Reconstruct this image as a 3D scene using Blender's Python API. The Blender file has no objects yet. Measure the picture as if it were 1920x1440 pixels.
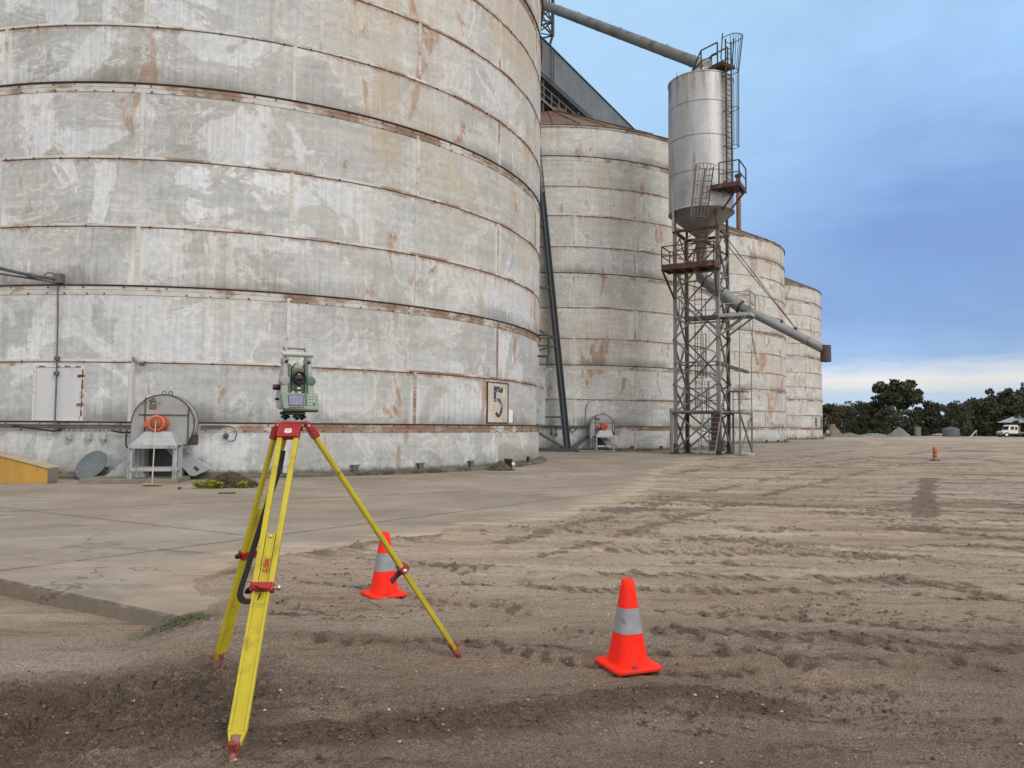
import bpy, math, random
import numpy as np
from mathutils import Vector, Matrix
V_ = Vector
random.seed(7)
R_ = math.radians
S = bpy.context.scene
COL = S.collection

# ------------------------------------------------------------------ camera
PITCH, ROLL, FPX = 0.0561, 0.0075, 1400.0
EYE = 1.5
def cam_axes():
    c, s = math.cos(ROLL), math.sin(ROLL)
    cp, sp = math.cos(PITCH), math.sin(PITCH)
    return Vector((c, -s*sp, s*cp)), Vector((-s, -c*sp, c*cp)), Vector((0, cp, sp))
RT, UP, FW = cam_axes()
cd = bpy.data.cameras.new('camera'); cam = bpy.data.objects.new('camera', cd); COL.objects.link(cam)
cd.sensor_width = 36; cd.lens = FPX/1920*36; cd.clip_start = .05; cd.clip_end = 3000
cam.matrix_world = Matrix(((RT.x, UP.x, -FW.x, 0), (RT.y, UP.y, -FW.y, 0), (RT.z, UP.z, -FW.z, EYE), (0, 0, 0, 1)))
S.camera = cam
S.view_settings.view_transform = 'Standard'; S.view_settings.look = 'None'
S.view_settings.exposure = 0; S.view_settings.gamma = 1
try: S.cycles.max_bounces = 6
except Exception: pass

def ray(x, y):                     # survey direction of a photo point, scaled so that its y is 1
    d = FW + RT*((x-960)/FPX) - UP*((y-720)/FPX)
    return d/d.y
def at(x, y, depth):               # point at the given distance north of the survey station
    return Vector((0, 0, EYE)) + ray(x, y)*depth
def onz(x, y, z=0.0):              # point on a level
    d = ray(x, y); return Vector((0, 0, EYE)) + d*((z-EYE)/d.z)

def srgb(r, g, b):
    f = lambda c: (c/12.92 if c <= .04045 else ((c+.055)/1.055)**2.4)
    return (f(r/255), f(g/255), f(b/255), 1)

# ------------------------------------------------------------------ node helper
class NT:
    def __init__(s, tree): s.t = tree; s.n = tree.nodes; s.l = tree.links
    def add(s, typ, **kw):
        n = s.n.new(typ)
        for k, v in kw.items(): setattr(n, k, v)
        return n
    def link(s, a, b): s.l.new(a, b)
    def setin(s, n, i, v):
        if v is None: return
        if hasattr(v, 'is_output'): s.l.new(v, n.inputs[i])
        else: n.inputs[i].default_value = v
    def math(s, op, a, b=None, c=None, clamp=False):
        n = s.add('ShaderNodeMath', operation=op, use_clamp=clamp)
        s.setin(n, 0, a); s.setin(n, 1, b); s.setin(n, 2, c); return n.outputs[0]
    def mul(s, a, b): return s.math('MULTIPLY', a, b)
    def sum(s, a, b): return s.math('ADD', a, b)
    def ss(s, v, lo, hi, to0=0., to1=1.):
        n = s.add('ShaderNodeMapRange', interpolation_type='SMOOTHSTEP')
        s.setin(n, 'Value', v); n.inputs['From Min'].default_value = lo; n.inputs['From Max'].default_value = hi
        n.inputs['To Min'].default_value = to0; n.inputs['To Max'].default_value = to1; return n.outputs[0]
    def lin(s, v, lo, hi, to0=0., to1=1.):
        n = s.add('ShaderNodeMapRange')
        s.setin(n, 'Value', v); n.inputs['From Min'].default_value = lo; n.inputs['From Max'].default_value = hi
        n.inputs['To Min'].default_value = to0; n.inputs['To Max'].default_value = to1; return n.outputs[0]
    def noise(s, vec, scale, detail=4, rough=.55, dist=0., col=False):
        n = s.add('ShaderNodeTexNoise'); s.link(vec, n.inputs['Vector'])
        n.inputs['Scale'].default_value = scale; n.inputs['Detail'].default_value = detail
        n.inputs['Roughness'].default_value = rough; n.inputs['Distortion'].default_value = dist
        return n.outputs['Color' if col else 'Fac']
    def voro(s, vec, scale, feat='F1'):
        n = s.add('ShaderNodeTexVoronoi', feature=feat); s.link(vec, n.inputs['Vector']); n.inputs['Scale'].default_value = scale
        return n.outputs['Distance']
    def mapping(s, vec, scale=(1, 1, 1), loc=(0, 0, 0), rot=(0, 0, 0)):
        n = s.add('ShaderNodeMapping'); s.link(vec, n.inputs['Vector'])
        n.inputs['Scale'].default_value = scale; n.inputs['Location'].default_value = loc; n.inputs['Rotation'].default_value = rot
        return n.outputs[0]
    def mix(s, fac, a, b, blend='MIX'):
        n = s.add('ShaderNodeMix', data_type='RGBA', blend_type=blend)
        s.setin(n, 0, fac); s.setin(n, 6, a); s.setin(n, 7, b); return n.outputs[2]
    def ramp(s, v, stops, interp='LINEAR'):
        n = s.add('ShaderNodeValToRGB'); s.link(v, n.inputs[0]); cr = n.color_ramp; cr.interpolation = interp
        while len(cr.elements) < len(stops): cr.elements.new(.5)
        for e, (p, c) in zip(cr.elements, stops): e.position = p; e.color = c
        return n.outputs[0]
    def sep(s, v):
        n = s.add('ShaderNodeSeparateXYZ'); s.link(v, n.inputs[0]); return n.outputs
    def comb(s, x=0., y=0., z=0.):
        n = s.add('ShaderNodeCombineXYZ'); s.setin(n, 0, x); s.setin(n, 1, y); s.setin(n, 2, z); return n.outputs[0]
    def uv(s, name):
        n = s.add('ShaderNodeUVMap'); n.uv_map = name; return n.outputs[0]
    def attr(s, name):
        n = s.add('ShaderNodeAttribute'); n.attribute_name = name; return n.outputs['Fac']
    def bump(s, h, strength=.5, dist=.02, normal=None):
        n = s.add('ShaderNodeBump'); s.setin(n, 'Height', h); n.inputs['Strength'].default_value = strength
        n.inputs['Distance'].default_value = dist
        if normal is not None: s.link(normal, n.inputs['Normal'])
        return n.outputs[0]

def new_mat(name):
    m = bpy.data.materials.new(name); m.use_nodes = True
    t = NT(m.node_tree); b = m.node_tree.nodes['Principled BSDF']
    return m, t, b
_cache = {}
def M(name, base, rough=.55, metal=0., var=.18, scale=2.5, over=None, over2=None, bump=0., bscale=40., spec=.4, streak=False):
    """painted / raw surface with mottling and up to two overlays (colour, scale, threshold, softness)"""
    if name in _cache: return _cache[name]
    m, t, b = new_mat(name)
    tc = t.add('ShaderNodeTexCoord').outputs['Object']
    oi = t.add('ShaderNodeObjectInfo').outputs['Random']
    off = t.add('ShaderNodeVectorMath', operation='ADD'); t.link(tc, off.inputs[0])
    t.link(t.comb(t.mul(oi, 37.), t.mul(oi, 11.), t.mul(oi, 23.)), off.inputs[1]); v = off.outputs[0]
    if streak: v2 = t.mapping(v, (1, 1, .12))
    else: v2 = v
    n = t.noise(v2, scale, 6, .6)
    base = tuple(base[:3])
    lo = tuple(c*(1-var) for c in base)+(1,); hi = tuple(min(1, c*(1+var)) for c in base)+(1,)
    col = t.ramp(n, [(.3, lo), (.7, hi)])
    rg = t.lin(n, .3, .7, max(.05, rough-.08), min(1, rough+.08))
    for ov in (over, over2):
        if ov:
            c, sc, th, so = ov
            nn = t.noise(v2, sc, 8, .65)
            k = t.ss(nn, th-so, th+so)
            col = t.mix(k, col, tuple(c[:3])+(1,)); rg = t.math('ADD', rg, t.mul(k, .2), clamp=True)
    t.link(col, b.inputs['Base Color']); t.link(rg, b.inputs['Roughness'])
    b.inputs['Metallic'].default_value = metal; b.inputs['Specular IOR Level'].default_value = spec
    if bump: t.link(t.bump(t.noise(v, bscale, 5, .6), bump, .01), b.inputs['Normal'])
    _cache[name] = m
    return m

# ------------------------------------------------------------------ world and sun
SUN_EL, SUN_AZ = R_(38), R_(138)       # azimuth clockwise from north (+Y): behind the station, to the east
W = bpy.data.worlds.new('World'); S.world = W; W.use_nodes = True
wt = NT(W.node_tree); W.node_tree.nodes.clear()
wo = wt.add('ShaderNodeOutputWorld')
sky = wt.add('ShaderNodeTexSky', sky_type='NISHITA'); sky.sun_disc = False
sky.sun_elevation = SUN_EL; sky.sun_rotation = SUN_AZ; sky.altitude = 100
bg1 = wt.add('ShaderNodeBackground'); wt.link(sky.outputs[0], bg1.inputs[0]); bg1.inputs[1].default_value = .1
dirv = wt.add('ShaderNodeTexCoord').outputs['Generated']
dx, dy, dz = wt.sep(dirv)
warp = wt.noise(wt.mapping(dirv, (1.2, 1.2, 5.)), 1.6, 5, .55)
warp2 = wt.noise(wt.mapping(dirv, (2.5, 2.5, 14.), (3, 1, 2)), 2.2, 6, .6)
warp3 = wt.noise(wt.mapping(dirv, (3, 3, 5.), (5, 2, 8)), 1.7, 6, .6)
amp = wt.ss(dz, .02, .22)
el = wt.sum(dz, wt.mul(wt.mul(wt.math('SUBTRACT', warp, .5), .16), wt.sum(amp, .10)))
el = wt.sum(el, wt.mul(wt.mul(wt.math('SUBTRACT', warp2, .5), .06), wt.sum(amp, .75)))
elv = wt.lin(el, 0, 1)
cl = wt.ramp(elv, [(0., srgb(205, 222, 240)), (.020, srgb(190, 214, 240)), (.036, srgb(196, 214, 236)), (.050, srgb(226, 228, 230)), (.062, srgb(236, 234, 232)),
                   (.074, srgb(214, 224, 238)), (.094, srgb(158, 190, 232)), (.15, srgb(138, 173, 226)), (.23, srgb(136, 172, 229)),
                   (.31, srgb(152, 190, 240)), (.40, srgb(168, 208, 251)), (.50, srgb(176, 216, 254)), (.62, srgb(225, 235, 245)), (1., (1.1, 1.08, 1.04, 1))])
mot = wt.lin(warp3, .35, .65, .92, 1.07)
cl = wt.mix(1., cl, wt.comb(mot, mot, mot), 'MULTIPLY')
# lighter cloud low over the silos, towards the west
west = wt.mul(wt.ss(wt.math('DIVIDE', dx, wt.math('MAXIMUM', dy, .05)), .55, .05), wt.ss(dz, .05, .3))
cl = wt.mix(wt.mul(west, .8), cl, srgb(184, 224, 255))
# unseen overcast behind the station and to the east, brightened to light the silos
back = wt.ss(dy, .62, .05)
cl = wt.mix(back, cl, (1.10, 1.07, 1.02, 1))
bg2 = wt.add('ShaderNodeBackground'); wt.link(cl, bg2.inputs[0]); bg2.inputs[1].default_value = 1.0
mx = wt.add('ShaderNodeMixShader'); mx.inputs[0].default_value = .92
wt.link(bg1.outputs[0], mx.inputs[1]); wt.link(bg2.outputs[0], mx.inputs[2]); wt.link(mx.outputs[0], wo.inputs[0])
sd = bpy.data.lights.new('sun', 'SUN'); sd.energy = 1.35; sd.angle = R_(20); sd.color = (1, .96, .9)
sun = bpy.data.objects.new('sun', sd); COL.objects.link(sun)
sdir = Vector((math.sin(SUN_AZ)*math.cos(SUN_EL), math.cos(SUN_AZ)*math.cos(SUN_EL), math.sin(SUN_EL)))
sun.rotation_euler = sdir.to_track_quat('Z', 'Y').to_euler(); sun.location = (0, -20, 40)

# ------------------------------------------------------------------ mesh builder
def frame(d, up=Vector((0, 0, 1))):
    d = Vector(d).normalized()
    x = d.cross(Vector(up))
    if x.length < 1e-4: x = d.cross(Vector((0, 1, 0)))
    x.normalize(); return x, x.cross(d).normalized(), d       # side, up, along
class MB:
    def __init__(s): s.v = []; s.f = []; s.m = []; s.sm = []
    def add(s, vs, fs, mi=0, smooth=False):
        b = len(s.v); s.v += [tuple(v) for v in vs]
        for f in fs: s.f.append(tuple(i+b for i in f)); s.m.append(mi); s.sm.append(smooth)
    def box(s, c, size, ax=None, mi=0):
        c = Vector(c); X, Y, Z = ax or (Vector((1, 0, 0)), Vector((0, 1, 0)), Vector((0, 0, 1)))
        a, b, d = (q/2 for q in size)
        vs = [c+X*(i*a)+Y*(j*b)+Z*(k*d) for k in (-1, 1) for j in (-1, 1) for i in (-1, 1)]
        s.add(vs, [(0, 2, 3, 1), (4, 5, 7, 6), (0, 1, 5, 4), (2, 6, 7, 3), (0, 4, 6, 2), (1, 3, 7, 5)], mi); return s
    def bar(s, p, q, w, h=None, up=(0, 0, 1), mi=0):
        p, q = Vector(p), Vector(q); x, u, d = frame(q-p, up)
        return s.box((p+q)/2, (w, h or w, (q-p).length), (x, u, d), mi)
    def angle(s, p, q, w, t=.012, up=(0, 0, 1), mi=0, flip=1):     # rolled angle section
        p, q = Vector(p), Vector(q); x, u, d = frame(q-p, up); L = (q-p).length; c = (p+q)/2
        s.box(c, (w, t, L), (x, u, d), mi); s.box(c+x*(flip*(w/2-t/2))-u*(w/2+t/2), (t, w, L), (x, u, d), mi); return s
    def tube(s, p, q, r, r2=None, n=12, caps=True, mi=0):
        p, q = Vector(p), Vector(q); r2 = r if r2 is None else r2; x, u, d = frame(q-p)
        vs = []
        for c, rr in ((p, r), (q, r2)):
            vs += [c+(x*math.cos(2*math.pi*i/n)+u*math.sin(2*math.pi*i/n))*rr for i in range(n)]
        s.add(vs, [(i, (i+1) % n, n+(i+1) % n, n+i) for i in range(n)], mi, True)
        if caps:
            s.add(vs[:n], [tuple(reversed(range(n)))], mi); s.add(vs[n:], [tuple(range(n))], mi)
        return s
    def path(s, pts, r, n=8, closed=False, mi=0, flat=None):
        pts = [Vector(p) for p in pts]; k = len(pts); vs = []; up = Vector((0, 0, 1)); prev = None
        for i, p in enumerate(pts):
            a = pts[(i-1) % k] if (closed or i) else p; b = pts[(i+1) % k] if (closed or i < k-1) else p
            d = (b-a).normalized()
            if prev is None: x, u, _ = frame(d)
            else:
                x = (prev-d*prev.dot(d))
                x = x.normalized() if x.length > 1e-5 else frame(d)[0]
                u = x.cross(d).normalized()
            prev = x
            ra, rb = (flat if flat else (r, r))
            vs += [p+x*math.cos(2*math.pi*j/n)*ra+u*math.sin(2*math.pi*j/n)*rb for j in range(n)]
        fs = []
        for i in range(k if closed else k-1):
            a, b = i*n, ((i+1) % k)*n
            fs += [(a+j, a+(j+1) % n, b+(j+1) % n, b+j) for j in range(n)]
        s.add(vs, fs, mi, True)
        if not closed:
            s.add(vs[:n], [tuple(reversed(range(n)))], mi); s.add(vs[-n:], [tuple(range(n))], mi)
        return s
    def lathe(s, prof, c=(0, 0, 0), ax=None, n=24, a0=0., a1=2*math.pi, mi=0, smooth=True):
        X, Y, Z = ax or (Vector((1, 0, 0)), Vector((0, 1, 0)), Vector((0, 0, 1))); c = Vector(c)
        full = abs(a1-a0-2*math.pi) < 1e-6; k = n if full else n+1; vs = []
        for (r, z) in prof:
            vs += [c+X*(r*math.cos(a0+(a1-a0)*i/n))+Y*(r*math.sin(a0+(a1-a0)*i/n))+Z*z for i in range(k)]
        fs = []
        for j in range(len(prof)-1):
            for i in range(n): fs.append((j*k+i, j*k+(i+1) % k, (j+1)*k+(i+1) % k, (j+1)*k+i))
        s.add(vs, fs, mi, smooth); return s
    def prism(s, poly, t, c=(0, 0, 0), ax=None, mi=0):            # polygon in X,Y extruded along Z by t
        X, Y, Z = ax or (Vector((1, 0, 0)), Vector((0, 1, 0)), Vector((0, 0, 1))); c = Vector(c); n = len(poly)
        vs = [c+X*a+Y*b for a, b in poly]+[c+X*a+Y*b+Z*t for a, b in poly]
        s.add(vs, [tuple(reversed(range(n))), tuple(range(n, 2*n))]+[(i, (i+1) % n, n+(i+1) % n, n+i) for i in range(n)], mi); return s
    def build(s, name, mat, parent=None, bevel=0., world=False, fix=True):
        me = bpy.data.meshes.new(name); off = Vector((0, 0, 0))
        if world and parent:
            p = parent
            while p: off += p.location; p = p.parent
        me.from_pydata([tuple(Vector(v)-off) for v in s.v] if off.length else s.v, [], s.f)
        for mm in (mat if isinstance(mat, (list, tuple)) else [mat]): me.materials.append(mm)
        me.polygons.foreach_set('material_index', s.m); me.polygons.foreach_set('use_smooth', s.sm)
        me.update()
        o = bpy.data.objects.new(name, me); COL.objects.link(o)
        if parent: o.parent = parent
        if bevel:
            b = o.modifiers.new('bevel', 'BEVEL'); b.width = bevel; b.segments = 2; b.limit_method = 'ANGLE'; b.angle_limit = R_(40)
        return o
def tag(o, label=None, cat=None, group=None, kind=None):
    if label: o['label'] = label
    if cat: o['category'] = cat
    if group: o['group'] = group
    if kind: o['kind'] = kind
    return o
def thing(name, label, cat, loc=(0, 0, 0), rotz=0., group=None):
    o = bpy.data.objects.new(name, None); COL.objects.link(o); o.empty_display_size = .2
    o.location = loc; o.rotation_euler = (0, 0, rotz); return tag(o, label, cat, group)
def copy_tree(o, parent=None):
    c = o.copy(); COL.objects.link(c); c.parent = parent
    for ch in [q for q in o.children if q is not c]: copy_tree(ch, c)
    return c

# ------------------------------------------------------------------ numpy noise
def vnoise(x, y, seed=0):
    xi = np.floor(x).astype(np.int64); yi = np.floor(y).astype(np.int64); fx = x-xi; fy = y-yi
    fx = fx*fx*(3-2*fx); fy = fy*fy*(3-2*fy)
    def h(a, b):
        n = (a*374761393+b*668265263+seed*974634777) & 0x7fffffff
        n = ((n ^ (n >> 13))*1274126177) & 0x7fffffff
        return ((n ^ (n >> 16)) & 0xffff)/65535.
    return (h(xi, yi)*(1-fx)+h(xi+1, yi)*fx)*(1-fy)+(h(xi, yi+1)*(1-fx)+h(xi+1, yi+1)*fx)*fy
def fbm(x, y, o=4, seed=0, g=.5):
    t = 0; a = 1; n = 0
    for i in range(o):
        t = t+a*vnoise(x*2**i+i*17.3, y*2**i-i*9.1, seed+i); n += a; a *= g
    return t/n
def sstep(v, a, b):
    t = np.clip((v-a)/(b-a), 0, 1); return t*t*(3-2*t)
def pldist(x, y, pts):
    """distance to a polyline and arc length along it"""
    best = np.full(np.shape(x), 1e9); arc = np.zeros(np.shape(x)); sgn = np.zeros(np.shape(x)); L = 0
    for (ax, ay), (bx, by) in zip(pts[:-1], pts[1:]):
        ux, uy = bx-ax, by-ay; l = math.hypot(ux, uy)
        t = np.clip(((x-ax)*ux+(y-ay)*uy)/l/l, 0, 1)
        qx, qy = x-ax-t*ux, y-ay-t*uy; d = np.hypot(qx, qy); k = d < best
        best = np.where(k, d, best); arc = np.where(k, L+t*l, arc); sgn = np.where(k, np.sign(ux*qy-uy*qx), sgn); L += l
    return best, arc, sgn

# ------------------------------------------------------------------ GROUND
P2 = lambda *ps: [tuple(onz(x, y, -.02)[:2]) for x, y in ps]
EDGE = [(-2.9, 5.2), (-2.58, 5.98), (-3.02, 7.5), (-2.7, 8.7), (-1.75, 9.6), (-.35, 11.4), (1.2, 13.0), (2.6, 16.5), (5.2, 25), (9, 36), (30, 60), (90, 200)]
TRACKS = [  # (polyline, half width m, depth m, darkness)
    (P2((1200, 975), (1355, 985), (1430, 1018), (1550, 1040), (1710, 1052), (1925, 1072), (2100, 1082)), .14, .022, .8),
    (P2((860, 978), (960, 992), (1160, 1010), (1360, 1022), (1635, 1052), (1800, 1068)), .13, .02, .8),
    (P2((1640, 996), (1780, 1006), (1930, 1022), (2100, 1034)), .26, .02, 1.),
    (P2((1000, 945), (1340, 953), (1710, 975), (1930, 985)), .12, .015, .75),
    (P2((900, 940), (1000, 946), (1120, 962), (1250, 972)), .25, .015, .7),
    (P2((680, 1052), (860, 1075), (1010, 1108), (1160, 1118), (1340, 1108)), .10, .02, .6),
    (P2((560, 1098), (760, 1128), (960, 1150), (1120, 1180), (1260, 1200)), .09, .022, .5),
    (P2((1290, 1105), (1325, 1135), (1390, 1185), (1450, 1228), (1500, 1262)), .10, .014, .35),
    (P2((1220, 1180), (1300, 1205), (1420, 1240), (1520, 1262)), .08, .025, .6),
    (P2((1560, 1212), (1700, 1232), (1800, 1247), (1960, 1280)), .09, .03, .7),
    (P2((1500, 1290), (1700, 1300), (1850, 1320), (2000, 1330)), .08, .03, .5),
    (P2((1700, 1140), (1850, 1165), (2000, 1180)), .12, .02, .5),
    (P2((1500, 880), (1620, 868), (1730, 850), (1800, 838)), .3, .01, .7),
    (P2((1790, 858), (1860, 866), (1960, 878), (2100, 890)), .45, .01, 1.),
    (P2((1800, 845), (1900, 850), (2000, 860)), .5, .01, .8),
    (P2((1380, 880), (1440, 874), (1560, 868), (1640, 858)), .35, .01, .7),
    (P2((1310, 864), (1420, 852), (1500, 843), (1600, 832)), .5, .01, .8),
    (P2((1440, 853), (1560, 845), (1700, 829)), .5, .01, .6),
    (P2((900, 1035), (1100, 985), (1300, 930), (1500, 890), (1650, 862), (1780, 840)), .16, .015, .9),
    (P2((1020, 1050), (1200, 1000), (1420, 935), (1600, 892), (1800, 855)), .16, .015, .9),
    (P2((1150, 905), (1300, 884), (1450, 866), (1600, 846)), .3, .012, .8),
    (P2((1330, 1010), (1520, 1000), (1720, 1010), (1960, 1050)), .12, .018, .9),
    (P2((1100, 1075), (1300, 1062), (1560, 1075), (1800, 1115), (1990, 1150)), .11, .022, .85),
    (P2((600, 1215), (900, 1225), (1150, 1262), (1400, 1268)), .08, .02, .6),
]
_tr = random.Random(77)
for k_ in range(22):
    y0_ = 5.2+26*(k_/21)**1.35; sl_0 = -.30+.26*_tr.random(); cu_ = (_tr.random()-.5)*.012; x0_ = -1.5+y0_*(.05+.55*_tr.random()); ln_ = 3+y0_*(.35+.5*_tr.random())
    TRACKS.append(([(x0_+ln_*q/6, y0_+sl_0*ln_*q/6+cu_*(ln_*q/6)**2*3) for q in range(7)], .055+.10*_tr.random()+.003*y0_, .012+.008*_tr.random(), .55+.4*_tr.random()))
RIDGE = P2((-400, 1395), (200, 1365), (520, 1378), (800, 1362), (960, 1352), (1110, 1338), (1240, 1308), (1370, 1318), (1480, 1335))
MUDC = onz(60, 1345, -.12)
HEAP_RIM = P2((420, 1100), (520, 1060), (640, 1042), (760, 1022), (900, 1005))
def ground(x, y):
    """height and the material masks of the dirt surface"""
    d, _, sg = pldist(x, y, EDGE); side = np.where(sg < 0, d, -d)          # >0 on the dirt side
    far = sstep(y, 14, 40)
    wob = (fbm(x*1.1, y*1.1, 5, 3)-.5)*.9+(fbm(x*6, y*6, 3, 8)-.5)*.25
    cover = side+wob*(1+1.5*far)
    z = np.where(cover > 0, np.minimum(cover*.09, .022), np.maximum(cover*.12, -.05))
    # in front of the slab the yard lies lower, rising to the slab level on the right
    front = (x+2.56)*.503+(y-5.92)*.864                                        # <0 in front of the slab's front edge
    low = sstep(-front, -.40, -.10)*(1-sstep((x+2.95)/(.45+np.clip(5.9-y, 0, 1.3)*1.1), 0, 1))
    z = z*(1-low)+(-.135-.03*sstep(-x, 2.5, 5)+.03*sstep(4.5-y, 0, 2))*low
    z = z-.05*sstep(5.4-y, 0, 2.2)*(1-low)
    mud = np.exp(-(((x-MUDC.x)/1.9)**2+((y-MUDC.y)/.75)**2))*(.35+.65*(1-sstep(x, -1.6, -.9)))
    dark = np.zeros(np.shape(x)); wx = x+(fbm(x*2, y*2, 3, 21)-.5)*.25; wy = y+(fbm(x*2, y*2, 3, 22)-.5)*.25
    def near_line(pts, m):
        ax_ = [p[0] for p in pts]; ay_ = [p[1] for p in pts]
        return (X0 > min(ax_)-m) & (X0 < max(ax_)+m) & (Y0 > min(ay_)-m) & (Y0 < max(ay_)+m)
    X0, Y0, Z0 = x, y, z
    for pts, hw, dep, dk in TRACKS:
        k = near_line(pts, hw*4+.6)
        if not k.any(): continue
        x, y, z, wx_, wy_, dark_ = X0[k], Y0[k], Z0[k], wx[k], wy[k], dark[k]
        d, a, s = pldist(wx_, wy_, pts); d = d+(fbm(x*5, y*5, 3, 5)-.5)*hw*1.2
        rut = 1-sstep(d, hw*.5, hw*1.1); rim = np.exp(-((d-hw*1.35)/(hw*.4))**2)
        frag = sstep(fbm(x*1.5, y*1.5, 4, 31), .40, .50)
        lug = .55+.45*np.clip(3*np.sin(a*2*math.pi/(.13+hw*.35)+s*d*16+3*fbm(x*2, y*2, 2, 33)), -1, 1)
        Z0[k] = z+(-rut*dep*lug*.9+rim*dep*.75*frag)*(.35+.65*frag)
        dark[k] = np.maximum(dark_, (rut*(.35+.65*lug)+rim*.35)*dk*(.12+.88*frag))
    x, y, z = X0, Y0, Z0
    d, a, s = pldist(x+(wx-x)*.35, y+(wy-y)*.35, [(6.87, 12.55), (9.3, 16.9), (12.75, 22.9)])
    ends = sstep(a, 0, .25); strip = (1-sstep(d+(fbm(x*3, y*3, 4, 35)-.5)*.42, .12, .27))*(.7+.3*fbm(x*3, y*3, 3, 36)); z = z-strip*.02; dark = np.maximum(dark, strip*1.5)
    d, a, s = pldist(wx, wy, RIDGE); br = np.exp(-(d/.16)**2)*(.55+.45*fbm(x*3, y*3, 3, 44))
    z = z+br*.05; dark = np.maximum(dark, np.exp(-(d/.2)**2)*.95*(.4+.6*fbm(x*2.3, y*2.3, 3, 41)))
    d, a, s = pldist(wx, wy, HEAP_RIM); hr = np.exp(-(d/.22)**2)
    z = z+hr*(.03+.035*fbm(x*5, y*5, 4, 50)); dark = np.maximum(dark, hr*.55*sstep(fbm(x*3, y*3, 3, 51), .35, .6))
    # tread marks in the wet mud
    q = x*.93+y*.36+.12*(fbm(x*1.6, y*1.6, 2, 60)-.5); p = -x*.36+y*.93+.35*(fbm(x*.8, y*.8, 2, 61)-.5)
    cle = np.abs(((p+.5*np.abs(((q/.34) % 1)-.5)*.34)/.085) % 1-.5)*2
    cl = sstep(cle, .35, .75)*sstep(fbm(x*2.6, y*2.6, 3, 62), .38, .58)
    z = z+mud*((cl-.5)*.075+(fbm(x*8, y*10, 5, 63, .6)-.5)*.20); dark = np.maximum(dark, mud*(.55+.45*(1-cl)))
    # streaky grading marks running across the yard
    fl = .14+.1*np.sin(x*.11)+.05*(fbm(x*.2, y*.2, 2, 70)-.5)
    u = x-fl*y*.3; w = y+fl*x+(fbm(x*.35, y*.35, 3, 71)-.5)*1.2
    sn = fbm(u*.22, w*3.0, 5, 72, .6); sfade = 1/(1+y/60)
    z = z+(sn-.5)*.075*np.clip(sfade, 0, 1)*(1-low*.5)*sstep(cover, -.1, .5)
    st = sstep(sn, .57, .66)*.45+sstep(fbm(u*.13, w*1.1, 5, 73, .6), .54, .62)*.6*sstep(y, 6, 14)
    dark = np.maximum(dark, st*.62*sstep(cover, 0, .8))
    light = sstep(fbm(x*.16, y*.35, 4, 80), .42, .62)*sstep(y, 8, 16)
    # clods
    cn = fbm(x*7, y*7, 4, 90, .6); z = z+(np.maximum(cn-.60, 0)*.10+(cn-.5)*.012)*sstep(cover, .0, .3)*(1-sstep(y, 14, 30))
    rn = 1-np.abs(2*fbm(u*3.2, w*13, 4, 97, .6)-1); pat = sstep(fbm(u*.55, w*2.1, 4, 99, .6), .50, .60)
    z = z+(np.clip(dark, 0, 1)*.9+pat*.25)*(rn-.78)*.07*sstep(cover, .1, .5)*(1-sstep(y, 12, 26))
    dark = np.maximum(dark, pat*sstep(rn, .91, .985)*.7*sstep(cover, 0, .5))
    z = z+(fbm(x*.25, y*.25, 3, 95)-.5)*.05*sstep(cover, .5, 3)*(1-sstep(y, 20, 60))
    light = np.maximum(light, low*np.exp(-(((x+3.6)/1.1)**2+((y-5.35)/.5)**2))*1.2)
    return z, np.clip(dark, 0, 1.5), np.clip(light, 0, 1), mud, cover
def gz(x, y):
    return float(ground(np.array([float(x)]), np.array([float(y)]))[0][0])
def on_ground(px, py):
    z = 0.
    for _ in range(6):
        p = onz(px, py, z); z = .5*z+.5*max(gz(p.x, p.y), -.3 if p.y < 9 else 0.)
    p.z = gz(p.x, p.y); return p

def graded(lo, hi, base, k, fine=0.):
    out = [0.]
    while out[-1] < hi: out.append(out[-1]+max(base, k*(out[-1]-fine)))
    o2 = [0.]
    while o2[-1] < -lo: o2.append(o2[-1]+max(base, k*(o2[-1]-fine)))
    return np.array([-v for v in reversed(o2[1:])]+out)
def graded_x():
    o = [0.]
    while o[-1] < 900: o.append(o[-1]+max(.013, (.0088 if o[-1] < 55 else .06)*(o[-1]-.4)))
    return np.array([-v for v in reversed(o[1:])]+o)
xs = graded_x()
ys = [-25., -10., -4., -1., .6, 1.4, 1.9, 2.2]
while ys[-1] < 1200: ys.append(ys[-1]+max(.012, (.0056 if ys[-1] < 60 else .04)*ys[-1]))
ys = np.array(ys)
X, Y = np.meshgrid(xs, ys); X = X.ravel(); Y = Y.ravel()
Zg, DK, LT, MU, CV = (np.zeros(len(X)) for _ in range(5))
seen = (Y > -2) & (Y < 260) & (np.abs(X) < 3+1.15*np.maximum(Y, 0))
for o_, v_ in zip((Zg, DK, LT, MU, CV), ground(X[seen], Y[seen])): o_[seen] = v_
CV[~seen & (X > -60)] = 2.; Zg[~seen] = np.where((X[~seen] < -.5*Y[~seen]) & (Y[~seen] > 0), -.16, .0)
Zg = np.where(Y > 90, .01, Zg)
me = bpy.data.meshes.new('dirt_yard'); nx, ny = len(xs), len(ys)
me.vertices.add(nx*ny); me.vertices.foreach_set('co', np.stack([X, Y, Zg], 1).ravel().astype(np.float32))
I = np.arange(nx*ny).reshape(ny, nx)
Q = np.stack([I[:-1, :-1], I[:-1, 1:], I[1:, 1:], I[1:, :-1]], -1).reshape(-1, 4)
me.loops.add(Q.size); me.loops.foreach_set('vertex_index', Q.ravel().astype(np.int32))
me.polygons.add(len(Q)); me.polygons.foreach_set('loop_start', np.arange(0, Q.size, 4, dtype=np.int32))
try: me.polygons.foreach_set('loop_total', np.full(len(Q), 4, dtype=np.int32))
except Exception: pass
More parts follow.
